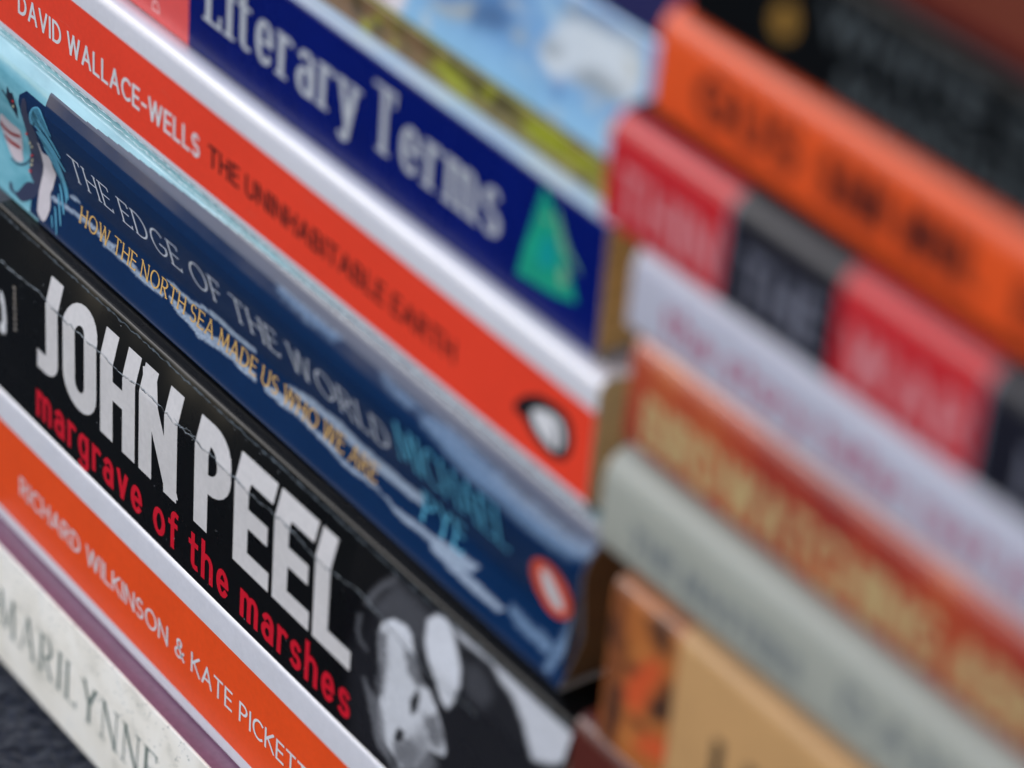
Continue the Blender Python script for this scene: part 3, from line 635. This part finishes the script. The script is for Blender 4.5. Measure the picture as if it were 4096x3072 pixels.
# ---- black book with the big white name
r = book_root('thick worn black book with huge white name over small red words', 0, 0, 0, GROUP_L)
blk = paper('black_laminate', rgb(7, 8, 9), .27, 0, .12, spec=.2)
make_cover('black', XL0, XR0+.3, [(0, 999, -999, 999, blk)], r)
make_pages('black', XL0, XR0, BROWNPAGES, r)
BIGW = paper('chalk_ink', (.66, .62, .60), .4, .15, .07)
for word, xa, xb in (('JOHN', -178.6, -122.0), ('PEEL', -115.6, -61.2)):
    lettering('black', 'title_lettering', word, xa, xb, 142.0, 166.5, 4.9, 4.4, BIGW, r, gap=.13, caps_special=True)
lettering('black', 'subtitle_lettering', 'margrave of the marshes', -178.0, -60.4, 130.6, 139.9, 1.35, 1.25, paper('scarlet_ink', rgb(206, 16, 40), .4, .15), r, gap=.25, space=.42, clip=False)
def grey(v): return rgb(v, v, v+4)
P_ = lambda k: ART[k]
layers = [([(-62, 146), (-50, 172), (-20, 172), (-5, 172), (-5, 128), (-40, 127), (-60, 128)], grey(30), 3, 0, 0),
          (P_('blk_shade')[0], grey(74), 1.6, .5, .3)]
layers += [(q, grey(216), .35, .3, .12) for q in P_('blk_face')]
layers += [(q, grey(116), .7, .6, .3) for q in P_('blk_cheek')]
layers += [(q, grey(92), .8, .9, .3) for q in P_('blk_tone')]
layers += [(q, grey(22), .4, .4, .05) for q in P_('blk_brow')]
layers += [(q, grey(212), .45, .1, .1) for q in P_('blk_ear')]
layers += [(q, grey(96), .9, .2, .3) for q in P_('blk_hairline')]
layers += [(P_('blk_shade')[1], grey(66), 1.4, .4, .3)]
layers += [(q, grey(198), .6, .25, .12) for q in P_('blk_lapel')]
layers += [([(-46, 128), (-36, 128), (-34, 140), (-38, 146), (-43, 138)], grey(120), 2.5, .6, .4), ([(-24, 128), (-10, 128), (-10, 138), (-20, 140)], grey(104), 3, .6, .4)]
soft_picture('black', 'portrait_photo', -63.5, -1, 128.3, LEN['black'][-2]-2.2, .42, rgb(5, 5, 7), layers, r, .03, .27, 5)
art('black', 'blk_logo', 'publisher_mark', INKW, r, .05, 1)
# small vertical column of marks beside it
print_on('black', 'publisher_line', polys_bm([rect(-187.4+.2*(k % 2), -186.3, 146.5+k*1.25, 147.2+k*1.25) for k in range(9)], 0), paper('dim_ink', rgb(150, 140, 130), .4, .1), r, .05)
# reading crease across the letters: a wavering double crack with lifted, pale edges
def ragged(line, amp, seed, step=.6, taper=True):
    q = []
    for (xa, sa), (xb, sb) in zip(line[:-1], line[1:]):
        k = max(1, int(abs(xb-xa)/step))
        for i in range(k): q.append((xa+(xb-xa)*i/k, sa+(sb-sa)*i/k))
    q.append(line[-1])
    return [(x, s+amp*noise.noise(Vector((x*.45, seed, 0)))+amp*.5*noise.noise(Vector((x*1.7, seed, 5)))) for x, s in q]
def crack_bm(line, w, seed, amp=.5, wvar=.7):
    c = ragged(line, amp, seed)
    up, dn = [], []
    for x, s in c:
        k = max(.08, .5+wvar*noise.noise(Vector((x*.7, seed+9, 2)))+.4*noise.noise(Vector((x*2.9, seed, 8))))
        up.append((x, s+w*k*.5)); dn.append((x, s-w*k*.5))
    bm = bmesh.new()
    a = [bm.verts.new((x, s, 0)) for x, s in up]; b = [bm.verts.new((x, s, 0)) for x, s in dn]
    for i in range(len(a)-1): bm.faces.new((a[i], a[i+1], b[i+1], b[i]))
    return bm
CR = paper('cracked_lamination', rgb(150, 156, 160), .25, .4, .3, .5, 1500)
crk = ART['blk_crack'][0]
print_on('black', 'crease', crack_bm(crk, .3, 1.3), CR, r, .09)
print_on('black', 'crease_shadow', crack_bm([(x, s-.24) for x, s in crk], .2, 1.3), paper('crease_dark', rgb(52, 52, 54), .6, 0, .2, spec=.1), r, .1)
print_on('black', 'crease', crack_bm([(x, s+.6) for x, s in crk if -125 < x < -111], .26, 7.7, .9), CR, r, .1)
highlight_grey = paper('edge_highlight_grey', rgb(74, 82, 88), .55, .1, .5, .6, 1400)
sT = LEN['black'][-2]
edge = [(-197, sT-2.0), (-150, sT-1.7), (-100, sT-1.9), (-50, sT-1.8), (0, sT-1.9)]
print_on('black', 'edge_highlight', crack_bm(edge, .6, 3.1, .35, 1.2), highlight_grey, r, .06)  # top edge's highlight, painted as a ragged grey ribbon
dust = []
for _ in range(70):
    x, s = rs.uniform(-190, -60), rs.uniform(129, 169); w = rs.uniform(.05, .13)
    dust.append([(x+w*math.cos(a), s+w*math.sin(a)) for a in (0, 1.3, 2.5, 3.8, 5)])
print_on('black', 'dust', polys_bm(dust, 0, .00001), paper('lint', rgb(170, 172, 176), .8, 0), r, .1)
seat(r, -100, 55, 77.3)

# ---- navy book with the printed ship
r = book_root('navy book with a longship picture, thin pale title and a foam line along its spine', 0, 0, 0, GROUP_L)
teal = blotchy('half_shaded_sea', [(.3, rgb(44, 116, 128)), (.5, rgb(70, 146, 158)), (.72, rgb(96, 170, 180))], 160, .38, .04, (.5, 3, 3))
teal2 = paper('shaded_sea', rgb(26, 84, 96), .36, .04, .15)  # both teals: shade under the red book's overhang, put into the sea's colour
nav = paper('navy_laminate', rgb(2, 40, 80), .22, .16, .07, spec=.3)
cyan = blotchy('pale_sea', [(.3, rgb(88, 158, 174)), (.5, rgb(120, 184, 198)), (.72, rgb(146, 204, 216))], 60, .26, .22, (1, 1, 3))
nz_ = [(0, 999, -999, 999, cyan), (163.8, 999, -999, 999, teal), (165.8, 999, -999, 999, teal2), (0, 158.3, -186.2, -178.4, nav)]
for k in range(30): nz_.append((0, 161.2+4.2*(k/29)**.8, -178.5 if k == 0 else -172+110*k/29, 999, nav))   # printed border drifts up the edge
make_cover('navy', -214, -5.5, nz_, r, shear=.2)
make_pages('navy', -214, -5.8, pages('dim_pages', rgb(120, 88, 56)), r, shear=.2)
panel = [(-189.9, 127.4), (-186.1, 127.4), (-186.1, 158.3), (-188.6, 156.4), (-189.5, 154.5), (-190, 150), (-188.8, 145), (-188.4, 138), (-189.2, 132)]
pic = print_on('navy', 'ship_picture', polys_bm([panel], 0), nav, r, .02)
art('navy', 'navy_hull', 'hull', paper('slate_ink', rgb(58, 60, 82), .3, .4), pic, .04)
art('navy', 'navy_boat', 'prow', paper('dusk_ink', rgb(52, 58, 84), .3, .4), pic, .05)
art('navy', 'navy_cliff', 'cliff', paper('bone_ink', rgb(214, 204, 206), .3, .4), pic, .06, 1)
art('navy', 'navy_sail', 'sail', paper('sail_ink', rgb(206, 192, 196), .3, .4), pic, .05)
art('navy', 'navy_sailred', 'sail_stripes', paper('brick_ink', rgb(150, 50, 48), .3, .4), pic, .07)
art('navy', 'navy_sailline', 'sail_outline', paper('ink_blue', rgb(30, 52, 78), .3, .4), pic, .08)
art('navy', 'navy_mast', 'mast', paper('mast_ink', rgb(26, 30, 52), .3, .4), pic, .05, 0)
art('navy', 'navy_wave', 'waves', paper('wave_ink', rgb(96, 168, 196), .28, .45), pic, .09)
art('navy', 'navy_dots', 'red_shields', paper('shield_red', rgb(200, 44, 40), .3, .4), pic, .1)
art('navy', 'navy_dotsw', 'pale_shields', paper('shield_pale', rgb(206, 196, 160), .3, .4), pic, .1)
FO = rgb(172, 186, 204); navc = rgb(2, 40, 80)
fl = [(q, FO, .28, .3, .4) for q in ART['navy_foam']]
soft_picture('navy', 'foam_line', -186, -24, 127.5, 141.8, .36, navc, fl, r, .02, .22, 2, .16, .3)
fe = [(q, rgb(122, 148, 178), .8, .6, .45) for q in ART['navy_edgefoam']+ART['navy_endfoam']]
fe += [(q, FO, .5, .4, .4) for q in ART['navy_foam'] if max(p[0] for p in q) > -40]
soft_picture('navy', 'foam_edge', -178.4, -5.9, 128, 161.5, .55, navc, fe, r, .016, .22, 4, .16, .3)
sea = paper('spray_ink', rgb(206, 228, 234), .4, .05, .2)
for k, (s_, w_) in enumerate(((164.2, .22), (165.0, .3), (165.9, .24), (166.9, .3))):
    print_on('navy', 'sea_streaks', crack_bm([(-212, s_), (-160, s_+.2), (-100, s_-.1), (-40, s_+.1), (-8, s_)], w_, 11.0+k, .28, 1.0), sea, r, .05)
TIT = paper('silver_ink', rgb(218, 219, 224), .3, .1)
lettering('navy', 'title_lettering', 'THE EDGE OF THE WORLD', -171.6, -60.2, 144.4, 150.8, .6, .36, TIT, r, serif=.55, gap=.22, space=.3)
lettering('navy', 'subtitle_lettering', 'HOW THE NORTH SEA MADE US WHO WE ARE', -171.2, -65.4, 134.2, 138.0, .46, .3, paper('gold_ink', rgb(222, 176, 100), .3, .4), r, serif=.24, gap=.2, space=.3, lift=.07)
AQ = paper('aqua_ink', rgb(96, 176, 204), .28, .05)
lettering('navy', 'author_lettering', 'MICHAEL', -57.2, -25.2, 145.4, 154.6, .75, .45, AQ, r, serif=.4, gap=.2, lift=.06)
lettering('navy', 'author_lettering', 'PYE', -51.6, -38.9, 135.0, 141.6, .75, .45, AQ, r, serif=.4, gap=.2, lift=.07)
em = print_on('navy', 'round_emblem', polys_bm([[(-13.6+5.6*math.cos(a*math.pi/12), 145.2+6.6*math.sin(a*math.pi/12)) for a in range(24)]], 0), paper('emblem_orange', rgb(232, 84, 44), .3, .4), r, .06)
print_on('navy', 'penguin_shape', polys_bm([[((x+15.4)*1.25-13.4, (s-143.4)*1.3+145.2) for x, s in ((-17.8, 145.6), (-16.6, 146.9), (-15.4, 146.2), (-14.2, 144.6), (-12.9, 142.2), (-13.1, 140.6), (-14.6, 140.0), (-16.2, 140.6), (-17.2, 142.2), (-17.6, 144))]], 2), INKW, em, .08)
seat(r, -100, 60, 120.3)

# ---- red book
r = book_root('red book with white borders, white author capitals, black title and a small penguin', 0, 0, 0, GROUP_L)
red = paper('red_laminate', rgb(240, 66, 40), .36, .2)
s0 = LEN['red'][1]
make_cover('red', XL0-7, -6.7, [(0, 999, -999, 999, WHITE), (s0+1.9, 145.5, -999, 999, red)], r)
make_pages('red', XL0-7, -6.9, PALEPAGES, r)
lettering('red', 'author_lettering', 'DAVID WALLACE-WELLS', -192.3, -123.8, 133.6, 138.4, .74, .68, INKW, r, gap=.19, space=.36)
lettering('red', 'title_lettering', 'THE UNINHABITABLE EARTH', -120.8, -43.5, 134.1, 138.5, .72, .66, paper('black_red_ink', rgb(52, 22, 20), .4, .1), r, gap=.19, space=.34)
em = art('red', 'peng_blk', 'penguin_emblem', paper('soot_ink', rgb(24, 22, 26), .4, .1), r, .04)
pw = ART['peng_wht'][0]; px_ = sum(q[0] for q in pw)/len(pw); ps_ = sum(q[1] for q in pw)/len(pw)
print_on('red', 'penguin_belly', polys_bm([[(px_+.25+(x-px_)*.8, ps_-.2+(s-ps_)*.84) for x, s in pw]], 2), INKW, em, .07)
print_on('red', 'penguin_wing', polys_bm([[(px_+1.6, ps_+2.6), (px_+3.2, ps_+.6), (px_+3.4, ps_-2.6), (px_+2.5, ps_-3.6), (px_+2.3, ps_-1)]], 2), MATS['soot_ink'], em, .09)
art('red', 'peng_beak', 'penguin_head', MATS['soot_ink'], em, .09)
for k_, (x, s, l) in enumerate(((-176, 139.4, 5), (-151, 135.2, 7), (-138, 141.5, 4), (-90, 143, 6), (-108, 131, 5))):
    print_on('red', 'scratch', crack_bm([(x, s), (x+l*.5, s+.3), (x+l, s-.4)], .09, 20.0+k_, .5, 1.0), paper('scratch_pale', rgb(226, 120, 104), .4, .1), r, .06)
seat(r, -100, 55, 164)

# ---- blue book of terms
r = book_root('royal blue book with large white serif words and a green triangle', 0, 0, 0, GROUP_L)
blu = paper('royal_laminate', rgb(0, 19, 98), .26, 0, .12, spec=.12)
pink = paper('coral_laminate', rgb(232, 84, 80), .36, .25)
pale = blotchy('pale_front', [(.3, rgb(160, 196, 232)), (.5, rgb(196, 222, 244)), (.7, rgb(226, 234, 236))], 45, .22, .5, (1, .4, 1))
s0, s1 = LEN['blue'][1], LEN['blue'][-2]
make_cover('blue', XL0-8, -12.3, [(0, 999, -999, 999, blu), (0, s1, -999, -133.9, pink), (s1-.15, 999, -999, 999, pale)], r)
make_pages('blue', XL0-8, -12.6, OLDPAGES, r)
lettering('blue', 'title_lettering', 'Literary Terms', -128.1, -38.6, 135.4, 147.9, 1.7, .75, paper('pearl_ink', rgb(190, 192, 196), .36, .2), r, serif=1.5, gap=.25, space=.3, clip=False)
lettering('blue', 'series_lettering', 'D', -146.6, -144.3, 129.4, 132.1, .4, .36, paper('blush_ink', rgb(250, 190, 186), .36, .2), r, turn=True)
lettering('blue', 'series_lettering', 'P', -146.6, -144.3, 133.8, 136.4, .4, .36, MATS['blush_ink'], r, turn=True)
grn = blotchy('triangle_green', [(.35, rgb(0, 150, 120)), (.6, rgb(10, 168, 132)), (.75, rgb(30, 176, 120))], 90, .36, .2)
em = art('blue', 'tri', 'triangle_emblem', grn, r, .04, 0)
art('blue', 'tri_core', 'triangle_core', paper('triangle_teal', rgb(0, 150, 146), .36, .2), em, .06); art('blue', 'tri_tan', 'triangle_patches', paper('triangle_tan', rgb(110, 164, 130), .36, .2), em, .07)  # core and tan patches are the emblem's own printed colours
seat(r, -100, 60, 188.2)

# ---- thin picture book, olive and brown
r = book_root('thin book with brown and olive-green picture spine, on top of the royal blue book', 0, 0, 0, GROUP_L)
olv = blotchy('leaf_picture', [(.3, rgb(72, 60, 20)), (.45, rgb(130, 112, 60)), (.6, rgb(140, 140, 20)), (.78, rgb(166, 146, 84))], 55, .4, .2, (1, 1, 2))
make_cover('olive', -205, -6, [(0, 999, -999, 999, olv)], r, .3)
make_pages('olive', -205, -6, PALEPAGES, r, .4)
s0, s1 = LEN['olive'][1], LEN['olive'][-2]
ol = [([(-206, s0-2), (-60, s0-2), (-64, s1+2), (-206, s1+2)], rgb(120, 84, 58), 5, 1, .3)]
ol += [(q, rgb(64, 54, 14), 1.4, .8, .2) for q in ART['olv_dark']] + [(q, rgb(158, 162, 10), 1.6, .8, .2) for q in ART['olv_green']]
ol = ol+blots(60, -90, -8, s0, s1, .7, 2.4, (rgb(52, 44, 10), rgb(92, 80, 22), rgb(150, 150, 6), rgb(120, 96, 40), rgb(60, 60, 8)), .8, .8)
soft_picture('olive', 'leaf_picture', -150, -7, s0+.3, s1-.4, .7, rgb(128, 112, 62), ol, r, .03, .4, 12)
seat(r, -105, 65, 211.5)

# ---- sky-blue picture book
r = book_root('pale blue picture book with a white animal shape, resting on the thin olive book', 0, 0, 0, GROUP_L)
sky = blotchy('sky_print', [(.28, rgb(100, 146, 200)), (.46, rgb(132, 176, 218)), (.7, rgb(158, 202, 232))], 26, .36, .25)
make_cover('sky', -205, -6, [(0, 999, -999, 999, sky)], r)
make_pages('sky', -205, -6, PALEPAGES, r)
s0, s1 = LEN['sky'][1], LEN['sky'][-2]
sl = [([(-100, s0-2), (0, s0-2), (0, s0+6), (-100, s0+6)], rgb(154, 202, 234), 5, 1, .2),
      ([(-74, s0+9), (-46, s0+10), (-40, s1+3), (-74, s1+3)], rgb(96, 140, 192), 4, 2, .3)]
sl += [(q, rgb(84, 116, 158), 1.8, .8, .2) for q in ART['sky_slate']] + [(q, rgb(182, 186, 182), 1.6, .8, .2) for q in ART['sky_beige']]
sl += [(q, rgb(226, 232, 236), 1.6, .9, .1) for q in ART['sky_white']] + [(q, rgb(150, 158, 164), 1.6, .8, .2) for q in ART['sky_shade']]
sl += [([(-206, s0-1), (-77.5, s0-1), (-74.6, s0+2.6), (-73.2, s0+9), (-77, s1+2), (-206, s1+2)], rgb(236, 226, 228), 1.4, .4, 0),
       ([(-206, s0+1.6), (-81, s0+1.6), (-78, s0+3.6), (-79, s0+4.8), (-206, s0+3.4)], rgb(230, 150, 140), 1, .3, 0)]
sl = sl[:2]+blots(26, -75, -8, s0, s1, 1.2, 4, (rgb(112, 156, 208), rgb(172, 206, 230), rgb(196, 206, 210), rgb(86, 132, 190)), 1.2, 1.2)+sl[2:]+blots(7, -34, -16, s0+4, s1-3, .6, 1.6, (rgb(170, 176, 176), rgb(214, 214, 204)), .9, .8)
soft_picture('sky', 'animal_picture', -150, -8, s0+.6, s1-1.5, .8, rgb(128, 174, 218), sl, r, .04, .36, 9)
seat(r, -105, 65, 217.4)

# ---- dark navy book on top
r = book_root('plain dark indigo book, topmost in the left stack above the pale blue one', 0, 0, 0, GROUP_L)
make_cover('darknavy', -205, -3, [(0, 999, -999, 999, paper('indigo_cloth', rgb(34, 34, 84), .5, .1, .1))], r, 1.5)
make_pages('darknavy', -202, -6, PALEPAGES, r, 1.7)
seat(r, -105, 65, 240.7)

# ================================================================== the right stack
RX1 = 205.0
# hidden support below the frame: one plain thick book
r = book_root('maroon book with mauve upper edge, in the right stack beneath the tan book', 0, 0, 0, GROUP_R)
make_cover('maroon', 1.6, RX1, [(0, 999, -999, 999, paper('maroon_laminate', rgb(86, 36, 28), .3, .2))], r)
make_pages('maroon', 1.6, RX1, OLDPAGES, r)
seat(r, 100, 55, 92)

# ---- tan book with a painted panel
r = book_root('tan book with an orange painted panel at its end, under the pale grey book', 0, 0, 0, GROUP_R)
tan = paper('tan_laminate', rgb(198, 152, 100), .4, .2, .08)
pnl = blotchy('painted_panel', [(.3, rgb(96, 56, 34)), (.5, rgb(172, 100, 48)), (.7, rgb(206, 138, 72))], 60, .4, .2)
make_cover('tan', 7.6, RX1, [(0, 999, -999, 999, tan), (0, 999, -999, 23.8, pnl)], r, shear=0)
make_pages('tan', 7.6, RX1, BROWNPAGES, r)
s0, s1 = LEN['tan'][1], LEN['tan'][-2]
tl = [([(8, s0), (12, s0), (11, s1), (8, s1)], rgb(110, 60, 36), 2, .5, 0)]
tl += [(q, rgb(210, 84, 44), 1.6, .7, .2) for q in ART['tan_orange']] + [(q, rgb(44, 34, 32), 1.3, .6, .1) for q in ART['tan_dark']]
tl = tl[:1]+blots(16, 8, 24, s0, s1, .8, 2.6, (rgb(84, 50, 30), rgb(196, 126, 64), rgb(130, 70, 40), rgb(58, 42, 34)), 1, .8)+tl[1:]
soft_picture('tan', 'painted_scene', 7.8, 23.7, s0+.5, s1-2.2, .6, rgb(176, 102, 50), tl, r, .04, .4, 15)
TK = paper('tan_black_ink', rgb(56, 46, 36), .45, .1)
lettering('tan', 'title_lettering', 'HIMALAYA', 34, 126, 133, 146.5, 2.2, 1.8, TK, r, gap=.3)
seat(r, 105, 55, 125.3)

# ---- pale grey rounded book
r = book_root('pale grey-green book with rounded spine and grey words, beneath the orange-red cream-lettered book', 0, 0, 0, GROUP_R)
gry = paper('stone_laminate', rgb(164, 164, 152), .4, .05, .05)
make_cover('grey', 3.7, RX1, [(0, 999, -999, 999, gry)], r)
make_pages('grey', 3.7, RX1, OLDPAGES, r)
GK = paper('grey_ink', rgb(124, 128, 126), .45, .1)
lettering('grey', 'title_lettering', 'THE MASTERS', 11.2, 50.5, 134.0, 139.0, 1.3, 1.1, GK, r, gap=.2)
lettering('grey', 'author_lettering', 'DAN HOLLER', 59, 128, 135.6, 141.5, 1.5, 1.2, GK, r, gap=.3)
seat(r, 105, 55, 157.5)

# ---- orange-red book, cream letters
r = book_root('orange-red book with big cream capitals, lying on the pale grey rounded book', 0, 0, 0, GROUP_R)
mos = blotchy('rust_print', [(.3, rgb(140, 40, 34)), (.5, rgb(172, 62, 38)), (.7, rgb(196, 102, 52))], 36, .34, .3, (1.4, 1, 1))
make_cover('mosaic', 5.6, RX1, [(0, 999, -999, 999, mos)], r)
make_pages('mosaic', 5.6, RX1, OLDPAGES, r)
CK = paper('cream_ink', rgb(190, 162, 112), .4, .1, .08)
lettering('mosaic', 'title_lettering', 'BIRDWATCHING ABROAD', 9.4, 112, 129.6, 138.4, 1.7, 1.5, CK, r, gap=.16, space=.3)
seat(r, 105, 55, 181.5)

# ---- silver-grey book, small maroon words
r = book_root('silvery grey book with small maroon words, below the red and black panelled book', 0, 0, 0, GROUP_R)
make_cover('silver', 3.5, RX1, [(0, 999, -999, 999, paper('silver_laminate', rgb(188, 186, 198), .32, .05))], r)
make_pages('silver', 3.5, RX1, OLDPAGES, r)
lettering('silver', 'title_lettering', 'the story teller rest in rain', 11.5, 102, 131.0, 136.2, .85, .75, paper('wine_ink', rgb(170, 40, 82), .4, .1), r, gap=.2, clip=False)
seat(r, 105, 55, 200.7)

# ---- red and black panels
r = book_root('book with alternating red and black spine panels and pale capitals, under the orange book', 0, 0, 0, GROUP_R)
rp = paper('crimson_laminate', rgb(194, 34, 42), .3, .12); bp_ = paper('charcoal_laminate', rgb(26, 26, 36), .3, .02, spec=.25)
s0, s1 = LEN['panel'][1], LEN['panel'][-2]
make_cover('panel', -4.6, RX1, [(0, 999, -999, 999, rp), (0, 999, 22.5, 45.6, bp_), (0, 999, 73.6, 104, bp_), (0, 999, 132, 160, bp_), (s1-1.6, 999, -999, 999, paper('panel_front', rgb(22, 16, 20), .4, 0, spec=.12))], r)
make_pages('panel', -4.6, RX1, OLDPAGES, r)
PK = paper('rose_ink', rgb(214, 132, 136), .36, .1); PG = paper('ash_ink', rgb(116, 116, 128), .36, .25)
lettering('panel', 'title_lettering', 'THIN', -1.6, 20.4, 130.2, 138.6, 1.5, 1.2, PK, r, gap=.22)
lettering('panel', 'title_lettering', 'THE', 26, 43.0, 130.2, 138.6, 1.5, 1.2, PG, r, gap=.22)
lettering('panel', 'title_lettering', 'WAR', 48, 71.6, 130.2, 138.4, 1.7, 1.2, PK, r, gap=.22)
lettering('panel', 'title_lettering', 'IN', 82, 98, 130.2, 138.4, 1.7, 1.2, PG, r, gap=.3)
for xa in (22.1, 73.2): print_on('panel', 'panel_rule', polys_bm([rect(xa, xa+.7, s0+.6, s1-4)], 0), PG, r, .04)
seat(r, 105, 55, 215)

# ---- bright orange book
r = book_root('bright orange book with dark brown capitals, directly below the black book on the right', 0, 0, 0, GROUP_R)
make_cover('fire', .2, RX1, [(0, 999, -999, 999, paper('fire_laminate', rgb(230, 84, 32), .36, .2))], r)
make_pages('fire', .2, RX1, PALEPAGES, r)
FK = paper('sienna_ink', rgb(84, 28, 20), .4, .1)
for w, xa, xb in (('GUS', 9.4, 31.0), ('SAM', 35.4, 48.8), ('MUL', 51.4, 65.9), ('EAST', 73.4, 101)):
    lettering('fire', 'title_lettering', w, xa, xb, 131.6, 139.2, 1.9, 1.6, FK, r, gap=.22)
seat(r, 105, 55, 233.3)

# ---- black book on the right
r = book_root('black book with two rows of grey capitals, above the bright orange book', 0, 0, 0, GROUP_R)
make_cover('coal', 4.4, RX1, [(0, 999, -999, 999, paper('coal_laminate', rgb(7, 9, 11), .3, 0, spec=.14))], r)
make_pages('coal', 4.4, RX1, BROWNPAGES, r)
AK = paper('smoke_ink', rgb(84, 90, 92), .4, .2)
lettering('coal', 'title_lettering', 'WHITE SEASONS', 31.4, 112, 136.8, 142.4, 1.0, .8, AK, r, gap=.2)
lettering('coal', 'author_lettering', 'MARION WALDEN', 35.8, 118, 129.0, 134.2, .9, .7, AK, r, gap=.2)
print_on('coal', 'gold_mark', polys_bm([[(21.2, 135), (22.8, 138), (25.2, 138.6), (26.4, 136), (25.4, 133.4), (22.8, 132.6)]], 2), paper('gold_foil', rgb(150, 110, 46), .3, .3), r, .04)
seat(r, 105, 56, 254.1)

# ---- brick-coloured book at the top
r = book_root('dark red and brown book at the top right corner, topmost in the right stack', 0, 0, 0, GROUP_R)
s0 = LEN['brick'][1]
make_cover('brick', 6, RX1, [(0, 999, -999, 999, paper('brick_laminate', rgb(112, 50, 34), .4, .1)), (0, s0+3.4, -999, 999, paper('oxblood_laminate', rgb(86, 8, 20), .36, .1))], r)
make_pages('brick', 6, RX1, OLDPAGES, r)
seat(r, 105, 56, 272.5)

# out-of-frame supports that carry the right stack
for z0, z1, col, lab in ((12, 38, (70, 90, 80), 'green board book at the foot of the right stack'), (38.2, 66, (150, 140, 120), 'fawn book second from the foot of the right stack'), (66.2, 91.9, (40, 60, 100), 'slate blue book third from the foot of the right stack')):
    k = 'support%d' % int(z0)
    OUT[k] = fillet([(DEEP, z0, 0), (2, z0, 1), (2, z1, 2), (DEEP, z1, 0)]); LEN[k] = arclen(OUT[k]); NRM[k] = normals(OUT[k])
    r = book_root(lab, 0, 0, 0, GROUP_R)
    make_cover(k, 6, RX1, [(0, 999, -999, 999, paper('board_'+str(int(z0)), rgb(*col), .4, .2))], r)
    make_pages(k, 6, RX1, OLDPAGES, r)
    seat(r, 105, 56, z0)
